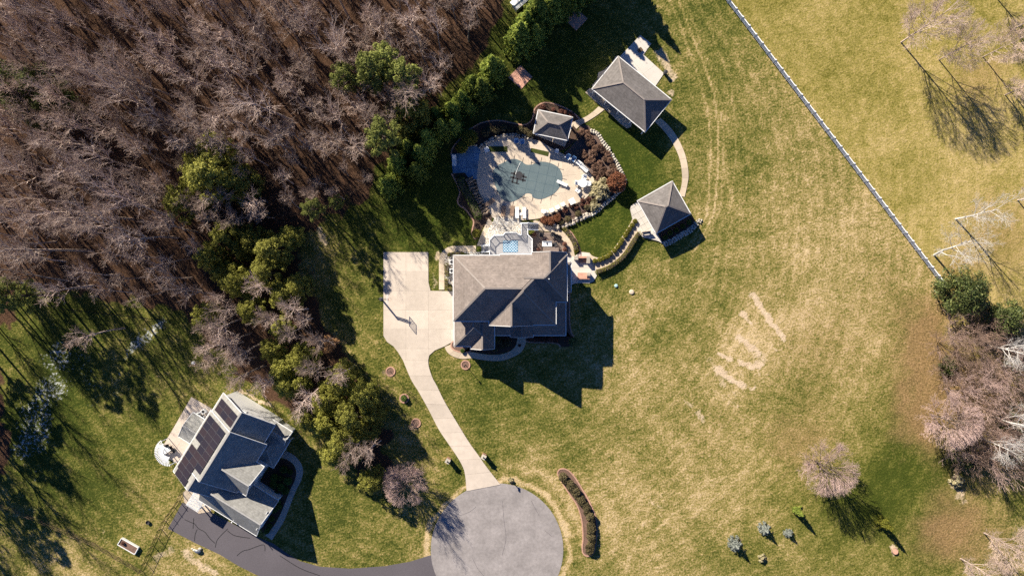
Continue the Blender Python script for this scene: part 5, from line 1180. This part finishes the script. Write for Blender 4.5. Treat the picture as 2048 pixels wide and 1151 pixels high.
def metal_fence(label, pts, hgt, m, step=2.2, pick=.14, name='metal_fence', rails=(.12, .88), pw=.018, rw=.04):
    P = [W(*q) for q in pts]; t = thing(name, label, 'fence', P[0])
    for a, b in zip(P, P[1:]):
        L = (b-a).length; n = max(1, round(L/step)); d = (b-a)/L; rz = math.atan2(d.y, d.x)
        for i in range(n+1): q = a+d*L*i/n; MB().box((q.x, q.y, hgt/2), (.07, .07, hgt+.1), rz).build('post', m, t)
        for i in range(n):
            q0, q1 = a+d*L*i/n, a+d*L*(i+1)/n
            for f in rails: mb = MB(); bar(mb, q0+Vector((0,0,hgt*f)), q1+Vector((0,0,hgt*f)), .03, rw); mb.build('rail', m, t)
        mb = MB()
        for i in range(int(L/pick)): q = a+d*pick*(i+.5); mb.box((q.x, q.y, hgt*.5), (pw, pw, hgt*.9), rz)
        tag(mb.build('pickets', m, t), kind='stuff')
    return t
metal_fence('black metal fence down the side of the asphalt drive', [(371,973),(358,1000),(330,1040),(284,1140)], 1.35, M_BLACK, 1.5)
metal_fence('brown wire fence along the lower left lawn', [(284,1140),(190,1085),(60,1030),(-60,985)], 1.1, M_WOODB, 2.4, .2, 'wire_fence', (.1, .5, .95), .012, .03)
metal_fence('short black metal fence behind the solar-panel house', [(473,781),(482,766),(500,735)], 1.35, M_BLACK, 1.9)
metal_fence('dark pool fence along the south edge of the pool deck', [(1173,398),(1140,414),(1108,427),(1078,438.5),(1040,442)], 1.2, M_BLACK, 2.0, .16, 'pool_fence')
metal_fence('dark pool fence along the east side of the pool deck', [(1128,307),(1153.5,323.5),(1176,340)], 1.2, M_BLACK, 2.0, .16, 'pool_fence')
metal_fence('thin black fence across the edge of the wood', [(128,617),(290,635),(345,640)], 1.1, M_BLACK, 2.6, .25, 'wire_fence', (.1, .95), .01, .025)

# ------------------------------------------------------------------ stone walls and stones
def stone_wall(label, pts, w, h, m, size=.5, seed=1, rows=2, z=.0, name='stone_wall'):
    P = [W(*q).to_2d() for q in spline(pts, 5, False)]; L = plen(P); t = thing(name, label, 'stone wall', P[0].to_3d()); rs = random.Random(seed)
    protos = [MB().blob((0, 0, 0), (1, 1, 1), seed*10+k, 1, .35).build('stone', m, t, local=True) for k in range(4)]; used = set()
    for r in range(rows):
        n = int(L/size); R = resample(P, n+1); LO = offset_line(R, (r-(rows-1)/2)*w/rows)
        for i, q in enumerate(LO):
            k = rs.randrange(4); o = protos[k] if k not in used else protos[k].copy()
            if k in used: COL.objects.link(o)
            used.add(k); o.location = (q.x-P[0].x+rs.uniform(-.06, .06), q.y-P[0].y+rs.uniform(-.06, .06), z+h*.45); s_ = size*rs.uniform(.5, .68)
            o.scale = (s_, s_*rs.uniform(.75, 1), h*rs.uniform(.5, .65)); o.rotation_euler = (rs.uniform(-.2, .2), rs.uniform(-.2, .2), rs.uniform(0, 6.28))
    for k in range(4):
        if k not in used: bpy.data.objects.remove(protos[k])
    return t
z9 = lambda L: Z(L, 1090, 260, 6.394)
stone_wall('pale stone edging round the bed east of the pool', z9([(590,20),(650,30),(700,90),(740,160),(800,230),(850,320),(900,400),(945,480),(985,565),(1010,640),(1010,700),(980,760),(920,810),(870,860),(790,920),(700,1010),(600,1075),(480,1120)]), .6, .42, M_STONEW, .42, 2, 2)
stone_wall('long mossy stone wall along the lawn south of the pool', Z([(1130,960),(1080,985),(1000,1020),(930,1050),(880,1045)],880,180,3.8375), .8, .6, M_STONE, .6, 3, 2)
stone_wall('curved stone seat wall on the north rim of the pool deck', [(961,296),(979,282),(1005,273),(1026,271),(1045,273),(1062,276.5)], .6, .55, M_STONE, .5, 4, 2)
stone_wall('dry stone bank west of the pool deck', [(938,358),(946,372),(950,388),(957,402),(965,415),(972,426)], 1.5, .5, M_STONEB, .5, 5, 4)
stone_wall('low stone wall behind the blue patio', [(928,304),(936,296),(943,290),(953,291)], .5, .45, M_STONE, .45, 6, 1)
stone_wall('row of pale stones below the lower pavilion', [(1329,488),(1345,481),(1362,470),(1380,460),(1392,448)], .9, .28, M_STONEW, .42, 7, 3)
stone_wall('white stones at the outer corner of the lower pavilion', [(1391,446),(1397,440),(1402,443)], .6, .3, M_STONEW, .4, 8, 2)
def stone_bed(name, label, poly, z, n, size, m, seed):
    P = W2(poly); rs = random.Random(seed); t = sheet(name, P, .05, M_MULCHR, label, 'rock bed')
    xs = [p.x for p in P]; ys = [p.y for p in P]; bm0 = MB(); pl_ = [tuple(p) for p in P]; c = 0
    shapes = [MB().blob((0, 0, 0), (1, 1, .7), seed+k, 1, .4) for k in range(6)]; allm = MB()
    while c < n:
        x, y = rs.uniform(min(xs), max(xs)), rs.uniform(min(ys), max(ys))
        if not inside(x, y, pl_): continue
        s_ = size*rs.uniform(.5, 1.2); a = rs.uniform(0, 6.28); sp_ = shapes[rs.randrange(6)]; ca, sa = math.cos(a), math.sin(a); q = rs.uniform(.6, 1)
        allm.add([(x+(v[0]*ca-v[1]*q*sa)*s_, y+(v[0]*sa+v[1]*q*ca)*s_, z+v[2]*s_*.7) for v in sp_.v], sp_.f); c += 1
    tag(allm.build('stones', m, t), kind='stuff'); return t
def islandstone(name, a, b_):
    m, nt, b = nodes_of(name); c = mixc(nt, island(nt), cool(a), cool(b_)); nt.links.new(c, b.inputs['Base Color']); b.inputs['Roughness'].default_value = .85; return m
M_RIVER = islandstone('river_stones', (.36, .31, .25), (.74, .70, .62))
stone_bed('rock_bed', 'bed of white boulders between the pool deck and the raised deck', Z([(480,250),(540,140),(700,175),(900,190),(1060,230),(1068,300),(1066,510),(1035,510),(960,462),(740,462),(690,522),(500,522),(410,610),(405,750),(290,740),(350,510),(440,330)],940,420,10.46), .1, 1500, .155, M_RIVER, 21)
stone_bed('rock_bed', 'strip of white stones along the house wall beside the path', Z([(640,235),(955,235),(955,300),(660,300)],860,480,9.59)+[(978,505),(978,512),(960,512)], .07, 260, .13, M_RIVER, 22)
stone_bed('rock_bed', 'white stone mulch between the hedges at the west wall', Z([(290,300),(420,300),(450,380),(450,900),(300,760),(285,690),(285,460)],860,480,9.59), .07, 300, .12, M_RIVER, 23)

# ------------------------------------------------------------------ the covered pool
def cover_mat():
    m, nt, b = nodes_of('teal_pool_cover'); p = pos(nt); sx = mk(nt, 'ShaderNodeSeparateXYZ')
    mp = mk(nt, 'ShaderNodeMapping'); mp.inputs['Rotation'].default_value = (0, 0, .2); nt.links.new(p, mp.inputs[0]); nt.links.new(mp.outputs[0], sx.inputs[0])
    c = mixc(nt, ramp(nt, noise(nt, p, .5, 4), [(.3, 0), (.7, 1)]), (.085, .135, .175), (.115, .168, .205))
    c = mixc(nt, ramp(nt, noise(nt, mp.outputs[0], 5, 4, .7), [(.35, 0), (.7, .35)]), c, (.075, .12, .145))
    nt.links.new(c, b.inputs['Base Color']); b.inputs['Roughness'].default_value = .8; return m
pc = thing('pool_cover', 'teal safety cover stretched over the freeform pool', 'pool cover', W(1055, 360))
cov = MB().prism(pool_w, .10, .13).build('cover_sheet', cover_mat(), pc)
M_STRAP = mat('cover_strap', (.082, .125, .15), .8, .15)
ca_, sa_ = math.cos(-.25), math.sin(-.25); poolc = ccw(pool_w)
def strap_lines(ang, step):
    u = Vector((math.cos(ang), math.sin(ang))); v = Vector((-u.y, u.x)); c0 = W(1055, 360).to_2d(); out = []
    for k in range(-14, 15):
        o = c0+v*step*k; hits = []
        for i in range(len(poolc)):
            a, b = poolc[i-1], poolc[i]; da, db = (a-o).dot(v), (b-o).dot(v)
            if (da < 0) != (db < 0): q = a.lerp(b, da/(da-db)); hits.append((q-o).dot(u))
        hits.sort()
        for i in range(0, len(hits)-1, 2): out.append((o+u*hits[i], o+u*hits[i+1], u))
    return out
for k, an in enumerate((-.22, -.22+math.pi/2)):
    for a, b, u in strap_lines(an, 1.5):
        mb = MB(); bar(mb, (a.x, a.y, .134+.004*k), (b.x, b.y, .134+.004*k), .06, .008); mb.build('strap', M_STRAP, pc)
        for q, s_ in ((a, -1), (b, 1)):
            e = q+u*s_*.75; mb = MB(); bar(mb, (q.x, q.y, .132), (e.x, e.y, .118), .06, .012); mb.build('anchor_strap', M_DARK, pc)
# dark drain panel with cross bars, set into the cover
dc = W(1036, 355.5); mb = MB(); an = -.22; u3 = Vector((math.cos(an), math.sin(an), 0)); v3 = Vector((-u3.y, u3.x, 0))
for a, b, w_ in (((-1.35, .55), (1.4, .35), .28), ((-1.3, -.15), (1.35, -.2), .3), ((-.9, -.95), (.4, -1.0), .16), ((-.75, 1.0), (-.8, -1.0), .24), ((.0, 1.1), (-.05, -1.05), .26), ((.8, .9), (.9, -.5), .2)):
    bar(mb, dc+u3*a[0]+v3*a[1]+Vector((0,0,.15)), dc+u3*b[0]+v3*b[1]+Vector((0,0,.15)), w_, .012)
mb.lathe(dc+u3*.1+v3*.45+Vector((0, 0, .142)), [(.62, 0), (.62, .02)], 12)
mb.build('drain_panel', M_DARK, pc)
mb = MB(); q0, q1, q2 = W(1041, 325)+Vector((0,0,.17)), W(1035, 338)+Vector((0,0,.17)), W(1031, 349)+Vector((0,0,.17)); mb.tube([q0, q1, q2], .035, 5); tag(mb.build('drain_hose', M_PLAST), 'thin white hose lying across the pool cover', 'hose')
db = thing('diving_board', 'white diving board over the east end of the pool', 'diving board', W(1131, 370.5))
a, b = W(1114, 361.5, .5), W(1134.5, 371, .5); mb = MB(); bar(mb, a, b, .5, .06); mb.build('board', M_PLAST, db)
for f in (.6, .93): q = a.lerp(b, f); MB().box((q.x, q.y, .29), (.34, .4, .36), math.atan2((b-a).y, (b-a).x)).build('stand', M_PLAST, db)

# ------------------------------------------------------------------ furniture
def chair(name, cat, mf, ms, lab):
    t = thing(name, lab, cat)
    MB().box((0, 0, .42), (.58, .55, .06)).build('seat', ms, t, local=True); MB().box((0, .29, .75), (.56, .06, .62), 0, 0, ('X', -.22)).build('backrest', ms, t, local=True)
    for sx in (-1, 1):
        for sy in (-1, 1): MB().box((sx*.28, sy*.25, .2), (.05, .05, .4)).build('leg', mf, t, local=True)
        MB().box((sx*.33, 0, .64), (.09, .6, .04)).build('armrest', mf, t, local=True); MB().box((sx*.33, -.27, .53), (.05, .05, .2)).build('arm_post', mf, t, local=True)
    return Proto(t)
def lounger(name, mf, ms, lab):
    t = thing(name, lab, 'lounger')
    MB().box((0, -.3, .34), (.66, 1.3, .07)).build('seat', ms, t, local=True); MB().box((0, .62, .52), (.64, .72, .06), 0, 0, ('X', .55)).build('backrest', ms, t, local=True)
    for sx in (-1, 1):
        MB().box((sx*.35, -.05, .3), (.05, 1.9, .07)).build('frame_rail', mf, t, local=True)
        for y in (-.85, .75): MB().box((sx*.34, y, .14), (.06, .06, .28)).build('leg', mf, t, local=True)
    return Proto(t)
def rtable(name, r, h, m, lab, square=False):
    t = thing(name, lab, 'table')
    (MB().box((0, 0, h), (r*2, r*2, .05)) if square else MB().lathe((0, 0, h-.03), [(r*.96, 0), (r, .02), (r, .05), (r*.97, .06)], 28)).build('table_top', m, t, local=True)
    for k in range(4): a = k*math.pi/2+.78; MB().tube([(math.cos(a)*r*.35, math.sin(a)*r*.35, h-.05), (math.cos(a)*r*.8, math.sin(a)*r*.8, 0)], .03, 6).build('leg', m, t, local=True)
    return Proto(t)
wl_ = lounger('sun_lounger', M_PLAST, M_PLAST, ''); tl_ = lounger('sun_lounger', M_TANC, M_TANC, ''); wc = chair('armchair', 'chair', M_PLAST, M_PLAST, ''); bc = chair('armchair', 'chair', M_PLAST, M_BLUEC, '')
dkc = chair('patio_chair', 'chair', M_BLACK, M_DARK, ''); ZD = .105
def at(x, y, z=ZD): return W(x, y)+Vector((0, 0, z))
z8 = lambda x, y: Z([(x, y)], 980, 370, 9.309)[0]
R_ = math.radians
tl_.place(at(*z8(250, 490)), R_(175), .95, label='tan lounger at the left end of the row below the pool'); tl_.place(at(*z8(412, 490)), R_(175), .95, label='tan lounger next to the white loungers below the pool'); tl_.place(at(979.5, 405), R_(125), .9, label='lone tan lounger by the stone bank west of the pool')
wl_.place(at(*z8(505, 520)), R_(180), (.78, 1, 1), label='white lounger next to the tan ones below the pool'); wl_.place(at(*z8(640, 520)), R_(180), (.78, 1, 1), label='white lounger at the right end of the lounger row')
st_ = rtable('side_table', .2, .45, M_PLAST, '', True); st_.place(at(*z8(573, 545)), 0, 1, 'little white table between the two white loungers'); st_.place(at(*z8(1062, 495)), .4, .9, 'little white table between the armchairs below the pool')
for (x, y), a, lb in ((z8(995, 490), 172, 'first white armchair from the left of the row below the pool'), (z8(1145, 468), 205, 'second white armchair from the left of the row below the pool'), (z8(1250, 415), 208, 'third white armchair from the left of the row below the pool'), (z8(1350, 360), 208, 'fourth white armchair, nearest the square table')): wc.place(at(x, y), R_(a), .95, lb)
rtable('square_table', .5, .74, M_PLAST, '', True).place(at(*z8(1520, 312)), .5, 1, 'white square table at the end of the armchair row')
rt_ = rtable('round_table', .72, .75, M_PLAST, ''); tc_ = at(1165, 367.5); rt_.place(tc_, 0, 1, 'round white dining table by the pampas grass')
for (x, y), lb in (((1153.5,366.5), 'left'), ((1176,368), 'right'), ((1168,355.5), 'upper'), ((1155,382), 'lower')):
    p = at(x, y); d = tc_-p; wc.place(p, math.atan2(d.y, d.x)+math.pi/2, 1.05, '%s white chair of the four at the round table' % lb)
for x, y, lb in ((1032.5,284,'left'), (1043.8,285.5,'right')): bc.place(at(x, y), R_(0), 1.1, '%s of two white and blue armchairs at the top of the pool deck' % lb)
for x, y, a, lb in ((1135,315.5,-35,'white and blue armchair near the pavilion steps'), (1146,320,-35,'white and blue armchair beside the storage benches')): bc.place(at(x, y), R_(a), 1.15, lb)
wc.place(at(974,302), R_(20), 1.1, 'white frame chair by the left turf panel'); wc.place(at(1113,303.8), R_(-20), .9, 'small white chair below the pool pavilion')
sb_ = thing('storage_bench', '', 'bench'); MB().box((0, 0, .3), (1.5, .62, .56)).build('box', M_PLAST, sb_, local=True); MB().box((0, 0, .61), (1.58, .7, .05)).build('lid', M_PLAST, sb_, local=True); sb_ = Proto(sb_)
sb_.place(at(1158,327.5), R_(-40), (.75, 1, 1), 'short white storage bench on the pool deck'); sb_.place(at(1167.5,337), R_(-42), (1.05, 1, 1), 'long white storage bench on the pool deck')
wl_.place(W(909,322)+Vector((0,0,.13)), R_(0), .95, label='white lounger on the blue slate patio')
bn = thing('garden_bench', 'pale bench in front of the pool house', 'bench', W(1199, 201)+Vector((0,0,.09)), R_(-40))
MB().box((0, 0, .42), (1.5, .45, .07)).build('seat', M_PATH, bn, local=True); MB().box((0, .22, .68), (1.5, .06, .45)).build('backrest', M_PATH, bn, local=True)
for sx in (-1, 1): MB().box((sx*.6, 0, .2), (.1, .4, .4)).build('leg', M_PATH, bn, local=True)
bn2 = copy_tree(bn); bn2.location = W(1291, 466)+Vector((0,0,.24)); bn2.rotation_euler = (0, 0, R_(8)); bn2['label'] = 'pale bench at the lower edge of the pavilion terrace'
# main patio: bar, chairs, pots
z4 = lambda x, y: Z([(x, y)], 1040, 440, 7.195)[0]
ib = thing('grill_island', 'grill island with bright white top on the shaded patio', 'grill', at(*z4(385, 345)))
MB().box((0, 0, .45), (1.45, .75, .9)).build('base', M_BRICK, ib, local=True); MB().box((0, 0, .94), (1.6, .9, .07)).build('counter_top', M_PLAST, ib, local=True); MB().box((0, -.02, 1.02), (.22, .3, .09)).build('burner', M_DARK, ib, local=True)
MB().box((0, .38, 1.05), (1.5, .08, .2)).build('back_rail', M_GREYM, ib, local=True)
ks = thing('kitchen_counter', 'brick counter with brown top against the house wall', 'counter', at(*z4(445, 430))); MB().box((0, 0, .45), (2.4, .8, .9)).build('base', M_BRICK, ks, local=True); MB().box((0, 0, .93), (2.5, .9, .06)).build('counter_top', M_PAVER, ks, local=True)
for (x, y), a, lb in ((z4(310, 215), 70, 'dark patio chair near the deck stairs'), (z4(470, 215), -20, 'dark patio chair on the curved patio edge'), (z4(525, 245), -35, 'second dark patio chair along the curved patio edge'), (z4(560, 260), -50, 'third dark patio chair along the curved patio edge'), (z4(500, 350), 200, 'dark patio chair beside the grill island')): dkc.place(at(x, y), R_(a), 1.05, lb)
pot = thing('flower_pot', '', 'pot'); MB().lathe((0, 0, 0), [(.2, 0), (.32, .45), (.35, .47), (.3, .46), (.28, .4)], 14).build('pot', M_TANW, pot, local=True); V, Q = cards(77, [(0, 0, .62)], [(.3, .3, .25)], 220, .15); obj_of(np_mesh('plant', V, Q, L_RED), 'plant', pot); pot = Proto(pot)
for (x, y), lb in ((z4(265, 425), 'red-leaved pot plant beside the deck'), (z4(640, 425), 'red-leaved pot plant at the house corner'), (z4(640, 345), 'pot plant on the outer rim of the patio'), (z4(205, 210), 'pot plant by the deck stairs')): pot.place(at(x, y), 0, 1.1, lb)
pot.place(W(1039, 690), 0, .8, 'small pot beside the front walk'); pot.place(W(1289, 413)+Vector((0,0,.24)), 0, .8, 'pot plant at the terrace hedge')
# brick seats on the east terrace
def brick_mass(label, boxes, name='brick_bench'):
    t = thing(name, label, 'bench', W(*z4(boxes[0][0], boxes[0][1])))
    for x0, y0, x1, y1, h, nm, m in boxes:
        a, b = W(*z4(x0, y1), h), W(*z4(x1, y0), h); MB().prism([(a.x,a.y),(b.x,a.y),(b.x,b.y),(a.x,b.y)], 0, h).build(nm, m, t)
    return t
brick_mass('U-shaped brick fire seat with dark red hearth', [(782,518,838,570,1.0,'pillar',M_STONE), (838,520,960,545,.95,'back_wall',M_BRICKP), (960,520,1008,620,1.0,'side_wall',M_STONE), (840,547,958,612,.35,'hearth',M_BRICK)])
brick_mass('salmon brick seat with a stone pillar on the terrace', [(830,755,965,838,.5,'seat',M_BRICKP), (967,755,1012,800,.95,'pillar',M_STONE), (835,840,1010,850,.55,'low_wall',M_BRICK)])
# brick gate pillars
for x, y, lb in ((897, 917, 'brick gate pillar on the left of the driveway'), (968, 909, 'brick gate pillar on the right of the driveway')):
    t = thing('gate_pillar', lb, 'pillar', W(x, y), R_(-30)); MB().box((0, 0, .75), (.62, .62, 1.5)).build('shaft', M_BRICK, t, local=True); MB().box((0, 0, 1.54), (.76, .76, .1)).build('cap', M_STONEW, t, local=True); MB().lathe((0, 0, 1.58), [(.05, 0), (.05, .12), (.12, .16), (.13, .4), (.03, .48)], 8).build('lamp', M_BLACK, t, local=True)
mbx = thing('mailbox', 'mailbox on a post at the rim of the turning circle', 'mailbox', W(1024, 961)); MB().box((0, 0, .5), (.1, .1, 1.1)).build('post', M_WHITE, mbx, local=True)
mb = MB(); mb.prism([(-.11, -.28), (.11, -.28), (.11, .28), (-.11, .28)], 1.04, 1.2); mb.tube([(0, -.28, 1.2), (0, .28, 1.2)], .11, 10); mb.build('box', M_BLACK, mbx, local=True)
lamp = thing('lamp_post', 'black lamp post standing in the ring below the front walk', 'lamp post', W(931, 729)); MB().lathe((0, 0, 0), [(.09, 0), (.045, .3), (.035, 2.0), (.05, 2.02)], 8).build('pole', M_BLACK, lamp, local=True); MB().lathe((0, 0, 2.02), [(.05, 0), (.11, .08), (.14, .35), (.04, .48)], 8).build('lantern', M_BLACK, lamp, local=True)
# basketball hoop
bh = thing('basketball_hoop', 'basketball hoop with glass backboard at the edge of the court', 'basketball hoop', W(762, 597))
b0 = W(763, 597.5); MB().box((b0.x, b0.y, 1.35), (.2, .2, 2.7)).build('pole', M_BLACK, bh)
MB().box((b0.x-.05, b0.y, .06), (.5, .5, .12)).build('base_plate', M_GREYM, bh)
bx0 = W(775, 597.5, 3.5); ex = bx0.x
for z0, z1_ in ((2.6, 3.15), (2.35, 2.85)):
    for s_ in (-1, 1): mb = MB(); bar(mb, (b0.x, b0.y+s_*.09, z0), (ex-.08, b0.y+s_*.09, z1_), .06, .09); mb.build('arm', M_BLACK, bh)
fr_ = MB(); w2 = .78
for z in (2.9, 3.95): fr_.box((ex, b0.y, z), (.06, w2*2, .07))
for s_ in (-1, 1): fr_.box((ex, b0.y+s_*w2, 3.425), (.06, .07, 1.12))
fr_.build('backboard_frame', M_WHITE, bh)
gm, gnt, gb = nodes_of('acrylic'); gb.inputs['Base Color'].default_value = (.85, .9, .92, 1); gb.inputs['Roughness'].default_value = .05; gb.inputs['Alpha'].default_value = .22
MB().box((ex, b0.y, 3.425), (.02, w2*2-.08, .98)).build('backboard', gm, bh)
mb = MB(); cr = [(ex+.3+.23*math.cos(a), b0.y+.23*math.sin(a), 3.05) for a in [i*math.pi/8 for i in range(17)]]; mb.tube(cr, .015, 5, cap=False); mb.box((ex+.04, b0.y, 3.02), (.1, .15, .12)); mb.build('rim', mat('rim_orange', (.5, .12, .03), .5, .1), bh)
# lids, balls, boxes
for x, y, m, r, lb in ((387, 725, M_PLAST, .3, 'white round lid on the neighbour lawn'), (410, 714.5, M_TANC, .28, 'tan round lid on the neighbour lawn'), (1263, 583.5, M_PATH, .42, 'beige round lid on the lawn east of the house'), (1232, 571, M_TEAL, .3, 'pale teal dome on the lawn east of the house')):
    t = thing('tank_lid', lb, 'lid', W(x, y)); MB().lathe((0, 0, -.05), [(r, 0), (r, .16), (r*.93, .2)], 20).build('rim', m, t, local=True); MB().lathe((0, 0, .13), [(r*.9, 0), (r*.9, .06), (r*.6, .1), (.02, .12)], 20).build('cover', m, t, local=True)
t = thing('fire_bowl', 'dark round bowl on the grass beside the black fence', 'bowl', W(297, 1043)); MB().lathe((0, 0, 0), [(.18, 0), (.3, .12), (.33, .34), (.29, .33), (.22, .18)], 16).build('bowl', M_DARK, t, local=True); MB().lathe((0, 0, -.02), [(.12, 0), (.12, .05)], 10).build('foot', M_DARK, t, local=True)
# white raised planter
zq = lambda L: [W(*q, .4).to_2d() for q in Z(L, 0, 850, 3.824)]
pq = zq([(930,862),(1058,935),(1030,985),(900,910)]); rp = thing('raised_planter', 'white raised planting box on the lower left lawn', 'planter', W(256, 1092))
MB().prism(pq, 0, .38).build('soil', M_MULCHR, rp)
for i in range(4): mb = MB(); a, b = pq[i-1], pq[i]; bar(mb, (a.x, a.y, .24), (b.x, b.y, .24), .1, .5); mb.build('side_board', M_WHITE, rp)
pp(sm, 245, 1086, .7, 'small green plant in the raised planting box', None, .36)['category'] = 'plant'
# air conditioners by the west wall
ac = thing('air_conditioner', '', 'air conditioner'); MB().box((0, 0, .45), (.85, .85, .85)).build('casing', M_WHITE, ac, local=True); MB().lathe((0, 0, .88), [(.33, 0), (.33, .02)], 16).build('fan_grille', M_DARK, ac, local=True); ac = Proto(ac)
for x, y, lb in ((904.3, 524, 'upper air conditioner behind the hedges at the west wall'), (904.3, 541.5, 'lower air conditioner behind the hedges at the west wall')): ac.place(W(x, y)+Vector((0, 0, .06)), 0, .85, lb)
ac.place(W(*Z([(865,365)],290,770,7.19)[0])+Vector((0,0,.09)), .6, .8, 'air conditioner at the corner of the neighbour patio')
t = thing('trash_bin', 'dark bin at the corner of the concrete pad', 'bin', W(1329, 147)); MB().lathe((0, 0, 0), [(.26, 0), (.33, .9)], 12).build('body', M_DARK, t, local=True); MB().lathe((0, 0, .9), [(.35, 0), (.35, .05), (.1, .12)], 12).build('lid', M_DARK, t, local=True)
t = thing('wood_pallet', 'square brown box on the shaded corner of the concrete pad', 'box', W(1280, 101)+Vector((0, 0, .09)), R_(40))
for k in range(5): MB().box((0, -.28+k*.14, .26), (.72, .11, .03)).build('slat', M_WOODB, t, local=True)
MB().box((0, 0, .12), (.7, .66, .24)).build('base', M_WOODB, t, local=True)
t = thing('tree_stump', 'pale cut stump at the tip of the conifer shadow', 'stump', W(1789, 1101)); MB().lathe((0, 0, -.05), [(.62, 0), (.5, .18), (.46, .35)], 12).build('bark', M_TANC, t, local=True); MB().lathe((0, 0, .3), [(.44, 0), (.44, .06)], 12).build('cut_face', M_BRICKP, t, local=True)
t = thing('rock_group', 'grey ornamental rocks beside the asphalt drive', 'rocks', W(397, 1100))
for k, (x, y, s_) in enumerate(((0, 0, .55), (-.6, .1, .35), (-1.0, .35, .22), (.35, .35, .32))): MB().blob((x, y, s_*.4), (s_, s_*.7, s_*.6), 40+k, 2, .3).build('rock', M_GREYM if k == 0 else M_STONEW, t, local=True)
# ---- neighbour's pergola and arbour
pg = thing('white_pergola', 'white slatted pergola between the house and asphalt drive', 'pergola', W(395, 1004))
zp = 2.6; pc0 = FN.p(0, 0).to_2d()
def inFN(x, y, h): q = W(x, y, h).to_2d(); return q.dot(FN.u), q.dot(FN.v)
cu, cv = zip(*[inFN(x, y, zp) for x, y in Z([(625,165),(800,245),(695,465),(505,355)],300,960,7.193)]); u0, u1, v0, v1 = min(cu)+.15, max(cu)-.15, min(cv)+.1, max(cv)-.1
for u_ in (u0+.3, u1-.3):
    for v_ in (v0+.2, v1-.2): q = FN.p(u_, v_); MB().box((q.x, q.y, zp/2-.1), (.18, .18, zp-.2), FN.ang).build('post', M_WHITE, pg)
for v_ in (v0+.2, v1-.2):
    mb = MB(); bar(mb, FN.p(u0, v_, zp-.1), FN.p(u1, v_, zp-.1), .09, .2); mb.build('beam', M_WHITE, pg)
nr = 6
for i in range(nr): u_ = u0+.15+(u1-u0-.3)*i/(nr-1); mb = MB(); bar(mb, FN.p(u_, v0, zp+.06), FN.p(u_, v1, zp+.06), .1, .14); mb.build('rafter', M_WHITE, pg)
ns = 15
for i in range(ns): v_ = v0+.06+(v1-v0-.12)*i/(ns-1); mb = MB(); bar(mb, FN.p(u0, v_, zp+.16), FN.p(u1, v_, zp+.16), .07, .06); mb.build('slat', M_WHITE, pg)
ar = thing('lattice_arbour', 'curved white lattice arbour at the end of the neighbour patio', 'arbour', W(322, 900))
zar = 2.4; ac_ = W(*Z([(345,955)],290,770,7.19)[0], zar); ri, ro_ = .9, 2.35; a0_, a1_ = math.radians(125), math.radians(275)
for k in range(5):
    a = a0_+(a1_-a0_)*k/4; q = ac_+Vector((math.cos(a), math.sin(a), 0))*(ro_-.2); MB().box((q.x, q.y, zar/2), (.12, .12, zar), a).build('post', M_WHITE, ar)
for r in (ri, (ri+ro_)/2, ro_-.1):
    MB().tube([(ac_.x+math.cos(a)*r, ac_.y+math.sin(a)*r, zar) for a in [a0_+(a1_-a0_)*i/14 for i in range(15)]], .06, 5).build('arched_beam', M_WHITE, ar)
for i in range(22):
    a = a0_+(a1_-a0_)*i/21
    for sg in (-1, 1):
        a2 = a+sg*.36
        if a0_-.05 <= a2 <= a1_+.05: mb = MB(); bar(mb, (ac_.x+math.cos(a)*ri, ac_.y+math.sin(a)*ri, zar+.08+.04*sg), (ac_.x+math.cos(a2)*ro_, ac_.y+math.sin(a2)*ro_, zar+.08+.04*sg), .1, .04); mb.build('lattice_slat', M_WHITE, ar)
z3 = lambda x, y: Z([(x, y)], 290, 770, 7.19)[0]
nt_ = rtable('patio_table', .5, .72, M_PLAST, '', True); nt_.place(W(*z3(345, 915))+Vector((0,0,.09)), .55, (1.2, .8, 1), 'white table on the neighbour patio')
for (x, y), a, lb in ((z3(345, 865), 30, 'dark patio chair above the neighbour table'), (z3(390, 890), 30, 'dark patio chair right of the neighbour table'), (z3(290, 950), 210, 'dark patio chair under the lattice arbour'), (z3(435, 935), 40, 'dark patio chair nearest the solar-panel house')): dkc.place(W(x, y)+Vector((0,0,.09)), R_(a), .95, lb)
pb_ = thing('potting_bench', 'white and black slatted bench on the neighbour patio', 'bench', W(*z3(810, 425))+Vector((0,0,.09)), R_(-32)); MB().box((0, 0, .5), (1.3, .55, .05)).build('top', M_DARK, pb_, local=True)
for sx in (-.62, 0, .62): MB().box((sx, 0, .54), (.08, .62, .06)).build('slat', M_WHITE, pb_, local=True)
for sx in (-1, 1): MB().box((sx*.6, 0, .24), (.08, .5, .48)).build('leg', M_WHITE, pb_, local=True)
